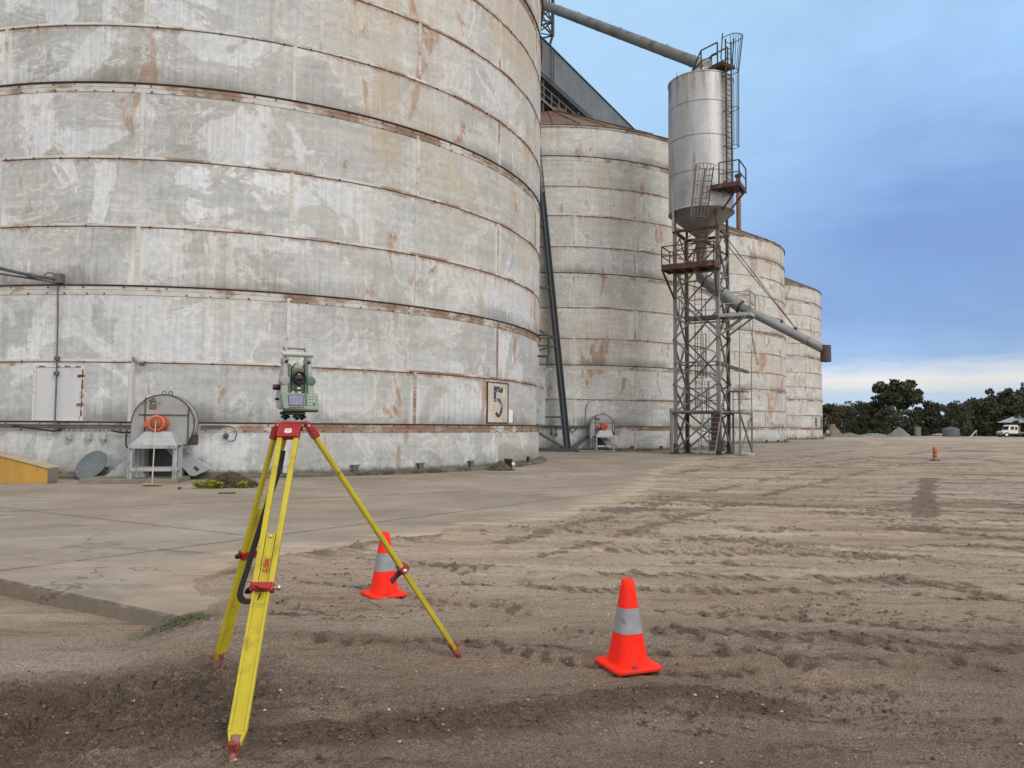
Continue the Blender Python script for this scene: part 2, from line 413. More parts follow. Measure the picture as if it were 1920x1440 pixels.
me.polygons.foreach_set('use_smooth', np.ones(len(Q), dtype=bool))
for nm, ar in (('dark', DK), ('light', LT), ('mud', MU), ('cover', CV)):
    at_ = me.attributes.new(nm, 'FLOAT', 'POINT'); at_.data.foreach_set('value', ar.astype(np.float32))
me.update(calc_edges=True)
yard = bpy.data.objects.new('ground', me); COL.objects.link(yard); tag(yard, kind='structure')
def dirt_colour(t, pos, py_, dk=None, lt=None):
    n1 = t.noise(pos, .7, 8, .62); n2 = t.noise(t.mapping(pos, (.55, 1.5, 1), rot=(0, 0, .14)), 8., 8, .72); n3 = t.noise(pos, 75., 5, .75)
    flat = t.mapping(pos, (.35, 2.2, 1), rot=(0, 0, .12)); n4 = t.noise(flat, .8, 8, .65)
    flat2 = t.mapping(pos, (.8, 6, 1), rot=(0, 0, .16)); n5 = t.noise(flat2, 1.1, 8, .7)
    col = t.ramp(n1, [(.34, (.155, .109, .080, 1)), (.5, (.198, .143, .107, 1)), (.66, (.245, .184, .141, 1))])
    farm = t.ss(py_, 2.9, 9.)
    col = t.mix(t.mul(farm, .9), col, t.ramp(n4, [(.3, (.34, .252, .182, 1)), (.5, (.465, .372, .283, 1)), (.66, (.575, .492, .395, 1))]))
    if lt is not None: col = t.mix(t.mul(t.ss(lt, 0, 1), .6), col, t.ramp(n4, [(.3, (.30, .248, .195, 1)), (.7, (.43, .375, .315, 1))]))
    col = t.mix(t.mul(t.ss(n5, .53, .62), .42), col, (.135, .096, .073, 1))
    if dk is not None:
        dn = t.mul(t.ss(t.sum(dk, t.mul(t.math('SUBTRACT', n2, .5), .5)), .10, .62), t.lin(n3, .4, .6, .75, 1.))
        col = t.mix(t.mul(dn, t.lin(farm, 0, 1, .85, .72)), col, (.080, .055, .040, 1))
    col = t.mix(t.mul(t.ss(n2, .54, .62), .22), col, (.105, .075, .057, 1))
    col = t.mix(t.mul(t.ss(n2, .46, .38), .22), col, (.30, .245, .195, 1))
    g1 = t.voro(pos, 75.); g2 = t.noise(pos, 22., 3, .6)
    grit = t.mul(t.ss(g1, .26, .12), t.ss(g2, .44, .56)); col = t.mix(t.mul(grit, .7), col, (.40, .34, .285, 1))
    gd = t.mul(t.ss(t.voro(t.mapping(pos, loc=(3, 7, 1)), 48.), .28, .12), t.ss(t.noise(pos, 13., 3, .6), .46, .58)); col = t.mix(t.mul(gd, .6), col, (.06, .044, .035, 1))
    col = t.mix(1., col, t.ramp(n3, [(.36, (.52, .50, .48, 1)), (.5, (1., 1., 1., 1)), (.64, (1.5, 1.5, 1.5, 1))]), 'MULTIPLY')
    return col, n1, n2, n3, g1
m, t, b = new_mat('dirt')
pos = t.add('ShaderNodeNewGeometry').outputs['Position']
px_, py_, pz_ = t.sep(pos)
dk, lt, mu, cv = t.attr('dark'), t.attr('light'), t.attr('mud'), t.attr('cover')
col, n1, n2, n3, g1 = dirt_colour(t, pos, py_, dk, lt)
t.link(col, b.inputs['Base Color'])
t.link(t.lin(t.mul(mu, n1), 0, .6, .92, .62), b.inputs['Roughness']); b.inputs['Specular IOR Level'].default_value = .25
hh = t.sum(t.mul(n2, .32), t.sum(t.mul(n3, .30), t.mul(g1, .25)))
t.link(t.bump(hh, 1., .05), b.inputs['Normal'])
me.materials.append(m)

# concrete apron under and in front of the silos
sl = MB()
A0 = Vector((-2.56, 5.92, 0)); fd = Vector((-.864, .503, 0)); rd = Vector((.503, .864, 0))
def gr1(hi, base, k):
    o = [0.]
    while o[-1] < hi: o.append(o[-1]+max(base, k*o[-1]))
    return o
us, vs_ = gr1(62, .05, .021), gr1(195, .045, .02)
jit = random.Random(2); gv = []; gu = len(us)
for j, v in enumerate(vs_):
    for i, u in enumerate(us):
        e = -.006-.022*jit.random()**3 if j == 0 else 0.
        gv.append(A0+fd*u+rd*(v-e*.9 if j == 0 else v)+V_((0, 0, e*.5)))
nv = len(gv); gf = [(j*gu+i+1, j*gu+i, (j+1)*gu+i, (j+1)*gu+i+1) for j in range(len(vs_)-1) for i in range(gu-1)]
for i in range(gu): gv.append(A0+fd*us[i]+rd*(.004+.008*jit.random())+V_((0, 0, -.03-.01*jit.random())))
for i in range(gu): gv.append(A0+fd*us[i]+rd*(.0+.012*jit.random())+V_((0, 0, -.5)))
b2 = len(gv); gv += [A0+rd*v+V_((0, 0, -.5)) for v in vs_]
gf += [(j*gu, (j+1)*gu, b2+j+1, b2+j) for j in range(len(vs_)-1)]
gf += [(i, i+1, nv+i+1, nv+i) for i in range(gu-1)]+[(nv+i, nv+i+1, nv+gu+i+1, nv+gu+i) for i in range(gu-1)]
sl.add(gv, gf, 0)
m, t, b = new_mat('concrete')
pos = t.add('ShaderNodeNewGeometry').outputs['Position']; px_, py_, pz_ = t.sep(pos)
n1 = t.noise(pos, .35, 8, .62); n2 = t.noise(pos, 3.2, 8, .65); n3 = t.noise(pos, 70., 4, .7)
col = t.ramp(n1, [(.36, (.235, .195, .152, 1)), (.5, (.285, .243, .197, 1)), (.64, (.345, .30, .248, 1))])
col = t.mix(t.mul(t.ss(n2, .5, .72), .45), col, (.22, .185, .15, 1))
rx = t.noise(t.mapping(pos, (.25, 1.1, 1), (4, 2, 0)), .55, 5, .6)
col = t.mix(t.mul(t.ss(rx, .58, .72), .5), col, (.33, .225, .16, 1))
col = t.mix(t.mul(t.ss(t.noise(t.mapping(pos, (.4, 1.6, 1), (9, 5, 0)), .5, 6, .6), .55, .68), .45), col, (.30, .29, .265, 1))
col = t.mix(t.mul(t.ss(t.voro(pos, 32.), .2, .08), t.mul(t.ss(t.noise(pos, 5., 3), .5, .62), .6)), col, (.11, .09, .075, 1))
wobn = t.mul(t.math('SUBTRACT', t.noise(pos, 2.2, 4, .6), .5), .12)
def joint(p, q, w, lo, hi):
    """saw-cut joint: narrow dark band along the line p-q"""
    p, q = Vector(p), Vector(q); d = (q-p).normalized(); nrm = Vector((-d.y, d.x))
    f = t.sum(t.sum(t.mul(px_, nrm.x), t.mul(py_, nrm.y)), wobn); dist = t.math('ABSOLUTE', t.sum(f, -(p.x*nrm.x+p.y*nrm.y)))
    s_ = t.sum(t.mul(px_, d.x), t.mul(py_, d.y)); s0 = p.x*d.x+p.y*d.y
    k = t.mul(t.ss(dist, w*1.3, w*.5), t.mul(t.ss(s_, s0+lo-.02, s0+lo+.02), t.ss(s_, s0+hi+.02, s0+hi-.02)))
    h = t.mul(t.ss(dist, w*9, w), t.mul(t.ss(s_, s0+lo-.02, s0+lo+.02), t.ss(s_, s0+hi+.02, s0+hi-.02)))
    return k, h
ks = []
for a_ in ((( -5.16, 7.645), (-.83, 13.24), .022, -9., 30.), ((-4.21, 8.995), (-3.04, 8.57), .018, 0., 4.5), ((-9.5, 12.0), (-2.0, 16.6), .025, -20, 22), ((-3.63, 10.2), (-7.5, 12.4), .02, 0, 12)):
    k, h = joint(*a_); ks.append(k); col = t.mix(t.mul(h, .25), col, (.20, .165, .135, 1)); col = t.mix(t.mul(k, .85), col, (.085, .068, .055, 1))
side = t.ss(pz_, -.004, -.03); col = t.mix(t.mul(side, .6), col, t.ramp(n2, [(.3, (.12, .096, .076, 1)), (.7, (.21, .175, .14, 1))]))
col = t.mix(1., col, t.ramp(n3, [(.3, (.80, .80, .80, 1)), (.7, (1.17, 1.17, 1.17, 1))]), 'MULTIPLY')
cr_ = t.math('ABSOLUTE', t.math('SUBTRACT', t.noise(t.mapping(pos, (.30, .42, 1), (11, 3, 0)), .8, 7, .55, .6), .5))
col = t.mix(t.mul(t.ss(cr_, .0045, .0015), t.mul(t.ss(n1, .46, .56), .7)), col, (.10, .08, .065, 1))
st1 = t.noise(t.mapping(pos, (.5, .9, 1), (6, 6, 0)), .9, 8, .66, .4); col = t.mix(t.mul(t.ss(st1, .57, .63), .45), col, (.165, .14, .112, 1)); col = t.mix(t.mul(t.ss(st1, .42, .36), .35), col, (.43, .39, .335, 1))
dust = t.attr('cover'); dn_ = t.noise(t.mapping(pos, (1, 1.6, 1)), 1.6, 8, .68)
dm = t.ss(t.sum(dust, t.mul(t.math('SUBTRACT', dn_, .5), 2.0)), -.75, -.05)
dcol = dirt_colour(t, pos, py_)[0]; col = t.mix(t.mul(dm, .95), col, dcol)
thin = t.mul(t.ss(t.noise(t.mapping(pos, (.35, 1.3, 1), (2, 9, 0), (0, 0, .15)), .7, 8, .66), .52, .68), t.ss(dust, -9, -1)); col = t.mix(t.mul(thin, .45), col, dcol)
t.link(col, b.inputs['Base Color']); b.inputs['Roughness'].default_value = .88; b.inputs['Specular IOR Level'].default_value = .25
t.link(t.bump(t.sum(t.mul(n2, .6), t.sum(t.mul(n3, .3), t.mul(ks[0], -1.))), .5, .02), b.inputs['Normal'])
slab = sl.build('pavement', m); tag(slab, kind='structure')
ga = np.array([tuple(q) for q in gv]); ca = ground(ga[:, 0], ga[:, 1])[4]; ca[nv:] = -5.
at_ = slab.data.attributes.new('cover', 'FLOAT', 'POINT'); at_.data.foreach_set('value', ca.astype(np.float32))

# loose stones on the dirt
st = MB(); rs = np.random.RandomState(4)
N_ = 9000
yy = 2.6+rs.rand(N_)**1.7*13; xx = (rs.rand(N_)-.42)*1.7*yy
hz_, _, _, _, cv_ = ground(xx, yy)
for i in range(N_):
    if cv_[i] < .15 and not (yy[i] < 5.2): continue
    r = .0025+.011*rs.rand()**5
    c = Vector((xx[i], yy[i], hz_[i]+r*.3))
    o6 = [Vector(q)*r*(.6+.7*rs.rand()) for q in ((1, 0, 0), (0, 1, 0), (-1, 0, 0), (0, -1, 0), (0, 0, .8), (0, 0, -.5))]
    st.add([c+q for q in o6], [(0, 1, 4), (1, 2, 4), (2, 3, 4), (3, 0, 4), (1, 0, 5), (2, 1, 5), (3, 2, 5), (0, 3, 5)])
m, t, b = new_mat('stone'); ri = t.add('ShaderNodeNewGeometry').outputs['Random Per Island']
t.link(t.ramp(ri, [(0., (.07, .055, .045, 1)), (.45, (.16, .125, .10, 1)), (.8, (.27, .225, .185, 1)), (1., (.46, .42, .38, 1))]), b.inputs['Base Color']); b.inputs['Roughness'].default_value = .85
pebbles = st.build('loose_stones', m)
cl_ = MB(); N_ = 60000
yy = 2.5+rs.rand(N_)**1.5*15; xx = (rs.rand(N_)-.42)*1.75*yy
hz_, dk_c, _, mu_c, cv_ = ground(xx, yy)
pick = np.nonzero((dk_c*(.6+.4*rs.rand(N_)) > .40) & ((cv_ > .15) | (yy < 5.2)))[0][:9000]
for i in pick:
    r = .004+.013*rs.rand()**2.5
    c = Vector((xx[i], yy[i], hz_[i]+r*.25)); w_ = [.55+.75*rs.rand() for _ in range(8)]
    o8 = [Vector(q)*r*k for q, k in zip(((1, .2, -.2), (.3, 1, .1), (-1, .1, -.1), (-.2, -1, .1), (.1, .1, .9), (.6, .6, .5), (-.6, .5, .5), (-.1, -.6, .6)), w_)]
    cl_.add([c+q for q in o8], [(0, 1, 5), (1, 6, 5), (1, 2, 6), (2, 3, 7), (2, 7, 6), (3, 0, 7), (5, 6, 4), (6, 7, 4), (7, 0, 4), (0, 5, 4)])
m, t, b = new_mat('clod'); ri = t.add('ShaderNodeNewGeometry').outputs['Random Per Island']
t.link(t.ramp(ri, [(0., (.055, .038, .028, 1)), (.6, (.105, .075, .056, 1)), (1., (.17, .125, .095, 1))]), b.inputs['Base Color']); b.inputs['Roughness'].default_value = .95
clods = cl_.build('dirt_clods', m); tag(clods, 'small dark clods of churned dirt along the tyre tracks', 'dirt', kind='stuff')
tag(pebbles, 'small pale stones and grit scattered over the brown dirt', 'stones', kind='stuff')

# ------------------------------------------------------------------ SILOS
RS = 12.8555
C0 = Vector((-11.67, 33.1, 0)); STEP = Vector((14.3269, 25.2195, 0))
E2 = STEP.normalized(); E1 = Vector((E2.y, -E2.x, 0))
ROWZ = [.10, 1.525, 3.193, 5.257, 6.936, 8.84, 10.93, 12.616, 14.549, 16.4, 18.243, 20.185]
DOUBLE = {1, 3, 6, 10}
def sp(th, z, r=RS):               # point on the wall; th in degrees from south towards east
    a = R_(th); return Vector((r*math.sin(a), -r*math.cos(a), z))
def sax(th):                       # tangent, up, outward normal at th
    a = R_(th); return Vector((math.cos(a), math.sin(a), 0)), Vector((0, 0, 1)), Vector((math.sin(a), -math.cos(a), 0))

def wall_material():
    m, t, b = new_mat('weathered_silo_paint')
    uv = t.uv('UVMap'); u, v, _ = t.sep(uv)
    e = t.sep(t.uv('edge')); dtop, dbot = e[0], e[1]
    pl = t.sep(t.uv('plate')); pr, dbl = pl[0], pl[1]
    sm = t.sep(t.uv('seam')); sl_, sr_ = sm[0], sm[1]
    oa = t.add('ShaderNodeAttribute', attribute_type='OBJECT'); oa.attribute_name = 'weather_seed'; oi = oa.outputs['Fac']
    P = t.comb(u, v, t.mul(oi, 60.))
    PP = t.comb(u, v, t.sum(t.mul(oi, 60.), t.mul(pr, 9.)))              # breaks at every plate
    big = t.noise(P, .22, 6, .6); mid = t.noise(PP, .75, 8, .62, .35); fine = t.noise(P, 5., 8, .7)
    vs = t.noise(t.mapping(P, (11., .22, 1)), 1., 5, .7); vs2 = t.noise(t.mapping(P, (1.6, .10, 1)), 1., 6, .6, .2)
    hs = t.noise(t.mapping(PP, (.35, 3.4, 1)), 1., 7, .68, .4)
    col = t.ramp(t.sum(t.mul(hs, .55), t.mul(mid, .45)), [(.38, (.392, .405, .412, 1)), (.5, (.46, .475, .485, 1)), (.62, (.535, .552, .567, 1))])
    # lighter paint left in ragged patches, dull zinc showing through elsewhere
    patch = t.noise(PP, .33, 12, .64, .9)
    lo_ = t.ss(patch, .50, .522)
    col = t.mix(t.mul(lo_, t.mul(t.lin(t.noise(P, .15, 2), .35, .65, .1, .95), t.ss(oi, .25, .35, 1., .5))), col, t.ramp(vs, [(.3, (.62, .655, .70, 1)), (.7, (.70, .74, .80, 1))]))
    rim = t.mul(t.ss(patch, .495, .512), t.ss(patch, .535, .52)); col = t.mix(t.mul(rim, .5), col, (.69, .69, .68, 1))
    bare = t.ss(t.noise(t.mapping(PP, loc=(3, 8, 2)), .5, 10, .64, .6), .54, .575)
    col = t.mix(t.mul(bare, t.ss(oi, .25, .35, .75, .45)), col, t.ramp(hs, [(.3, (.335, .35, .35, 1)), (.7, (.425, .44, .438, 1))]))
    vein = t.math('ABSOLUTE', t.math('SUBTRACT', t.noise(t.mapping(PP, (.6, 1.5, 1), (7, 1, 0)), .8, 9, .62, 1.2), .5))
    col = t.mix(t.mul(t.ss(vein, .016, .004), t.mul(t.ss(big, .42, .6), .65)), col, (.73, .74, .74, 1))
    # each plate weathered a little differently
    tint = t.mul(t.lin(pr, 0, 1, .91, 1.06), t.ss(oi, .25, .35, 1., 1.09)); col = t.mix(1., col, t.comb(tint, tint, tint), 'MULTIPLY')
    # fine vertical weather streaks
    k = t.lin(vs, .36, .64, .91, 1.07); col = t.mix(1., col, t.comb(k, k, k), 'MULTIPLY')
    col = t.mix(t.mul(t.ss(vs2, .56, .72), .35), col, (.33, .32, .285, 1))
    k = t.lin(fine, .38, .62, .88, 1.11); col = t.mix(1., col, t.comb(k, k, k), 'MULTIPLY')
    # ochre rust wash, heavier on the weather (east) side
    east = t.math('MAXIMUM', t.ss(u, 1., 11.), t.ss(oi, .25, .35, 0., .6)); hi_ = t.ss(v, 2.8, 7.5, .35, 1.); 
    wash = t.mul(t.ss(t.sum(t.mul(big, .6), t.sum(t.mul(vs2, .28), t.mul(mid, .25))), .52, .70), t.mul(hi_, t.sum(.20, t.mul(east, .8))))
    col = t.mix(t.mul(wash, .8), col, t.ramp(vs, [(.3, (.32, .225, .135, 1)), (.7, (.50, .40, .275, 1))]))
    warm = t.mul(t.mul(east, hi_), t.ss(t.noise(P, .3, 5, .6), .3, .62)); col = t.mix(t.mul(warm, t.ss(oi, .25, .35, .42, .6)), col, t.ramp(hs, [(.3, (.44, .395, .325, 1)), (.7, (.59, .555, .48, 1))]))
    # rust scabs and runs
    rp = t.noise(t.mapping(P, (1.5, .65, 1), (2, 3, 1)), .55, 10, .68, .6)
    scab = t.mul(t.ss(t.sum(rp, t.sum(t.mul(east, .04), t.mul(oi, .075))), .64, .675), t.lin(vs, .35, .65, .35, 1.))
    col = t.mix(t.mul(scab, .85), col, t.ramp(fine, [(.35, (.23, .095, .034, 1)), (.65, (.43, .225, .10, 1))]))
    run = t.mul(t.mul(t.ss(dtop, 1.3, .05), t.ss(vs, .54, .64)), t.ss(t.noise(t.mapping(P, (.5, .5, 1), (1, 6, 0)), .5, 4), .45, .62))
    col = t.mix(t.mul(run, .7), col, (.26, .145, .07, 1))
    edge = t.mul(t.ss(t.sum(dtop, t.mul(t.math('SUBTRACT', fine, .5), .5)), .19, .05), t.ss(t.sum(t.noise(t.mapping(P, (.5, .2, 1)), .7, 6, .6), t.mul(east, .10)), .46, .58)); col = t.mix(t.mul(edge, .75), col, (.28, .145, .075, 1))
    edge2 = t.mul(t.ss(t.sum(dbot, t.mul(t.math('SUBTRACT', fine, .5), .22)), .13, .0), t.ss(big, .4, .6)); col = t.mix(t.mul(edge2, .45), col, (.27, .18, .11, 1))
    # dark grime held above the ledge rings
    gr = t.mul(t.mul(t.ss(t.sum(dbot, t.mul(t.math('SUBTRACT', vs, .5), .6)), .66, .04), dbl), t.ss(t.noise(t.mapping(P, (.45, .3, 1), (5, 5, 0)), .6, 5), .34, .62))
    col = t.mix(t.mul(gr, .60), col, (.085, .082, .062, 1))
    # streaks and specks beside the seams
    se = t.mul(t.ss(t.math('MINIMUM', sl_, sr_), .30, .06), t.ss(t.noise(t.mapping(P, (1, .5, 1), (8, 1, 3)), .8, 5), .45, .6)); col = t.mix(t.mul(se, .5), col, (.72, .72, .70, 1))
    spk = t.mul(t.ss(t.voro(P, 6.5), .13, .07), t.ss(t.noise(P, .9, 4, .6), .54, .64)); col = t.mix(t.mul(spk, .75), col, (.09, .07, .055, 1))
    # splash and moss at the foot
    ft = t.mul(t.ss(t.sum(v, t.mul(t.math('SUBTRACT', mid, .5), .9)), .95, .15), t.ss(big, .3, .55)); col = t.mix(t.mul(ft, .6), col, t.ramp(fine, [(.3, (.12, .115, .095, 1)), (.7, (.24, .225, .19, 1))]))
    col = t.mix(t.mul(t.ss(t.sum(v, t.mul(t.math('SUBTRACT', fine, .5), .25)), .27, .12), .8), col, (.075, .072, .05, 1))
    t.link(col, b.inputs['Base Color']); t.link(t.lin(mid, .3, .7, .5, .7), b.inputs['Roughness']); b.inputs['Specular IOR Level'].default_value = .3
    dent = t.noise(t.mapping(P, (.6, .8, 1)), 1., 2, .5)
    t.link(t.bump(t.sum(t.mul(dent, 1.5), t.sum(t.mul(fine, .07), t.mul(lo_, .01))), .35, .05), b.inputs['Normal'])
    return m
def band_material(name, rusty):
    m, t, b = new_mat(name)
    tc = t.add('ShaderNodeTexCoord').outputs['Object']; x, y, z = t.sep(tc)
    oi = t.add('ShaderNodeObjectInfo').outputs['Random']
    ang = t.math('ARCTAN2', x, t.mul(y, -1.)); u = t.mul(ang, RS)
    P = t.comb(u, z, t.mul(oi, 50.))
    n = t.noise(P, .6, 8, .66); f = t.noise(t.mapping(P, (2.2, 9, 1)), 1., 6, .7); east = t.ss(u, -1., 11.)
    col = t.ramp(f, [(.3, (.42, .41, .38, 1)), (.7, (.66, .66, .645, 1))])
    k = t.ss(t.sum(t.mul(n, .65), t.sum(t.mul(f, .35), t.mul(east, .09))), .56-rusty, .66-rusty)
    col = t.mix(t.mul(k, .85), col, t.ramp(f, [(.3, (.10, .05, .027, 1)), (.6, (.24, .115, .055, 1)), (.8, (.36, .22, .13, 1))]))
    t.link(col, b.inputs['Base Color']); b.inputs['Roughness'].default_value = .7
    return m
MW = wall_material(); MBAND = band_material('ring_steel', .035); MLEDGE = band_material('ledge_steel', .04); MSEAM = band_material('seam_strap_paint', .02)
MBOLT_SHADE = M('bolt_rust_band_shade', (.09, .06, .045), .8, var=.4)
MROOF = M('rusty_roof_sheet', (.15, .085, .06), .8, var=.3, scale=.4, over=((.22, .17, .14), .5, .56, .06), over2=((.09, .05, .038), 1.6, .6, .05))
MKERB = M('mossy_kerb', (.16, .14, .115), .9, var=.35, scale=2, over=((.06, .06, .04), 1.3, .52, .08), bump=.5)

def wall_mesh(A=6., Bo=24.):
    v = []; f = []; UV = []; ED = []; PLT = []; SE = []
    rnd = random.Random(11); SEG = 14; mi = []
    for j in range(11):
        z0, z1 = ROWZ[j], ROWZ[j+1]; o = Bo if j % 2 == 0 else A
        for p in range(10):
            a0 = o+36*p; pr = rnd.random(); base = len(v)
            for i in range(SEG+1):
                th = a0+36*i/SEG; v.append(sp(th, z0)); v.append(sp(th, z1))
            for i in range(SEG):
                k = base+2*i; f.append((k, k+2, k+3, k+1)); mi.append(0)
                for (ii, top) in ((i, 0), (i+1, 0), (i+1, 1), (i, 1)):
                    th = a0+36*ii/SEG; thw = th if a0 < 170 else th-360
                    UV.append((R_(thw)*RS, z1 if top else z0)); ED.append((0 if top else z1-z0, z1-z0 if top else 0))
                    PLT.append((pr, 1. if j in DOUBLE else 0.)); SE.append((R_(36*ii/SEG)*RS, R_(36*(SEG-ii)/SEG)*RS))
    # cover straps over the vertical seams: thin flat bars, drawn with the second material
    for j in range(11):
        z0, z1 = ROWZ[j], ROWZ[j+1]; o = Bo if j % 2 == 0 else A
        for p in range(10):
            th = o+36*p; T, U, N = sax(th); hw = .055; pr = rnd.random(); base = len(v)
            pts = [(-hw, 0), (-hw, .016), (hw, .016), (hw, 0)]
            for z in (z0+.02, z1-.02):
                for a, n in pts: v.append(sp(th, z)+T*a+N*n)
            for q in range(3):
                f.append((base+q+1, base+q, base+4+q, base+5+q)); mi.append(1)
                for top in (0, 0, 1, 1): UV.append((th, z1 if top else z0)); ED.append((1, 1)); PLT.append((pr, 0)); SE.append((1, 1))
    me = bpy.data.meshes.new('wall'); me.from_pydata([tuple(q) for q in v], [], f)
    for nm, arr in (('UVMap', UV), ('edge', ED), ('plate', PLT), ('seam', SE)):
        L = me.uv_layers.new(name=nm); L.data.foreach_set('uv', np.array(arr, dtype=np.float32).ravel())
    me.polygons.foreach_set('material_index', mi); me.polygons.foreach_set('use_smooth', [a == 0 for a in mi])
    me.materials.append(MW); me.materials.append(MSEAM); me.update(); return me
brnd = random.Random(21)
def ring_mb(j):
    z = ROWZ[j]; n = 144; mb = MB()
    if j in DOUBLE:      # ledge angle with a bolted strap below it
        mb.lathe([(RS-.01, z+.02), (RS+.078, z+.016), (RS+.078, z+.002), (RS+.03, z-.004), (RS+.03, z-.025)], n=n, smooth=False, mi=1)
        mb.lathe([(RS+.03, z-.025), (RS+.03, z-.11), (RS+.018, z-.13), (RS+.018, z-.25), (RS-.01, z-.25)], n=n, smooth=False)
        rows = ((z-.06, .034), (z-.225, .022))
    elif j == 11:
        mb.lathe([(RS-.01, z-.08), (RS+.06, z-.08), (RS+.06, z+.03), (RS-.05, z+.03)], n=n, smooth=False); rows = ()
    else:
        mb.lathe([(RS-.01, z+.038), (RS+.02, z+.038), (RS+.024, z+.02), (RS+.024, z-.028), (RS+.008, z-.038), (RS-.01, z-.038)], n=n, smooth=False)
        mb.lathe([(RS+.008, z-.038), (RS+.010, z-.055), (RS-.01, z-.055)], n=n, smooth=False, mi=1)  # dark gap line under the band, its shade put into the colour
        rows = ((z-.03, .026),)
    for zz, pr in rows:
        for i in range(150 if j in DOUBLE else 96):
            th = i*360/(150 if j in DOUBLE else 96)
            if math.cos(R_(th)) < -.3 or brnd.random() < .3: continue
            q_ = .7+.6*brnd.random(); mb.box(sp(th+(brnd.random()-.5)*.5, zz+(brnd.random()-.5)*.012, RS+pr), (.036*q_, .034*q_, .03), sax(th), 1)
    return mb
silo5 = thing('grain_silo', 'huge pale riveted steel silo behind the tripod, marked with a large 5', 'silo', C0, group='grain silos standing in a row')
wm = bpy.data.objects.new('wall', wall_mesh()); COL.objects.link(wm); wm.parent = silo5; wm['weather_seed'] = .12
for j in range(1, 12): ring_mb(j).build('ring_band', [MLEDGE if j in DOUBLE else MBAND, MBOLT_SHADE], silo5)
rb = MB(); rb.lathe([(RS+.12, 20.20), (RS+.12, 20.25), (1.6, 26.0), (1.6, 26.35), (0.02, 26.5)], n=96, smooth=False); roof = rb.build('roof', MROOF, silo5)
rr = MB()
for i in range(48):
    a = 2*math.pi*i/48; c, s_ = math.cos(a), math.sin(a)
    rr.bar((c*(RS+.1), s_*(RS+.1), 20.30), (c*1.7, s_*1.7, 26.02), .06, .05)
rr.build('roof_rib', MROOF, roof)
kb = MB(); kb.lathe([(RS+.34, -.06), (RS+.34, .085), (RS+.30, .10), (RS-.06, .115), (RS-.06, -.06)], n=120, smooth=False)
kb.build('base_kerb', MKERB, silo5)
lug = MB(); T, U, N = sax(0)
lug.box(sp(0, .20, RS+.09), (.03, .17, .18), (N, T, U)); lug.box(sp(0, .302, RS+.05), (.28, .10, .026), (T, N, U)); lug.box(sp(.35, .2, RS+.045), (.02, .086, .18), (T, N, U))
lugo = lug.build('anchor_lug', M('dark_steel_lug', (.12, .11, .10), .8, var=.3), silo5); lugo.rotation_euler.z = R_(-57)
for th in range(-47, 75, 10):
    c = lugo.copy(); COL.objects.link(c); c.rotation_euler.z = R_(th)
SILOS = [silo5]
for k, lab in ((1, 'rusty pale silo behind the steel tower, second in the row'), (2, 'tan rust-streaked silo right of the tower, third in the row'), (3, 'farthest pale silo with a painted figure 8 low on its wall')):
    c = copy_tree(silo5); c.location = C0+STEP*k; c['label'] = lab; [q for q in c.children if q.name.startswith('wall')][0]['weather_seed'] = (0., .37, .61, .83)[k]; c.rotation_euler.z = R_(-1.) if k == 1 else R_((-4, 3)[k-2]); SILOS.append(c)

def text_mesh(txt, size=1., offset=0., extrude=0., shear=0., spacing=1.):
    cu = bpy.data.curves.new('lettering', 'FONT'); cu.body = txt; cu.size = size; cu.offset = offset; cu.extrude = extrude; cu.shear = shear
    cu.align_x = 'CENTER'; cu.align_y = 'CENTER'; cu.space_character = spacing
    o = bpy.data.objects.new('lettering', cu); COL.objects.link(o)
    dg = bpy.context.evaluated_depsgraph_get(); ev = o.evaluated_get(dg); me = ev.to_mesh()
    v = [tuple(q.co) for q in me.vertices]; f = [tuple(p.vertices) for p in me.polygons]
    ev.to_mesh_clear(); bpy.data.objects.remove(o); bpy.data.curves.remove(cu); return v, f

# number panel of the nearest silo
def wrap(th0, z0, r):
    return lambda a, b, n=0.: sp(th0+math.degrees(a/RS), z0+b, r+n)
np_ = MB(); w = wrap(60.25, 2.325, RS)
def wpatch(mb, w, a0, b0, a1, b1, n0, n1, seg=4, mi=0):
    for i in range(seg):
        x0 = a0+(a1-a0)*i/seg; x1 = a0+(a1-a0)*(i+1)/seg
        vs = [w(x0, b0, n0), w(x1, b0, n0), w(x1, b1, n0), w(x0, b1, n0), w(x0, b0, n1), w(x1, b0, n1), w(x1, b1, n1), w(x0, b1, n1)]
        mb.add(vs, [(4, 5, 6, 7), (0, 4, 7, 3), (1, 2, 6, 5), (3, 7, 6, 2), (0, 1, 5, 4)], mi)
wpatch(np_, w, -.70, -.70, .70, .70, -.01, .025, 6)
panel = np_.build('number_panel', M('rust_stained_panel', (.50, .455, .40), .75, var=.2, scale=1.6, over=((.40, .25, .15), 1.1, .56, .06), over2=((.55, .53, .48), 2.2, .56, .05)), silo5)
fr = MB(); 
for a0, b0, a1, b1 in ((-.73, -.73, -.70, .73), (.70, -.73, .73, .73), (-.70, .70, .70, .73), (-.70, -.73, .70, -.70)): wpatch(fr, w, a0, b0, a1, b1, -.01, .05, 4)
fr.build('frame', M('panel_edge_rust', (.055, .04, .032), .85, var=.4), panel)
MDIG = M('faded_blue_digit', (.045, .058, .078), .75, var=.35, scale=3, over=((.36, .36, .35), 4.5, .575, .03))
dg_ = MB()
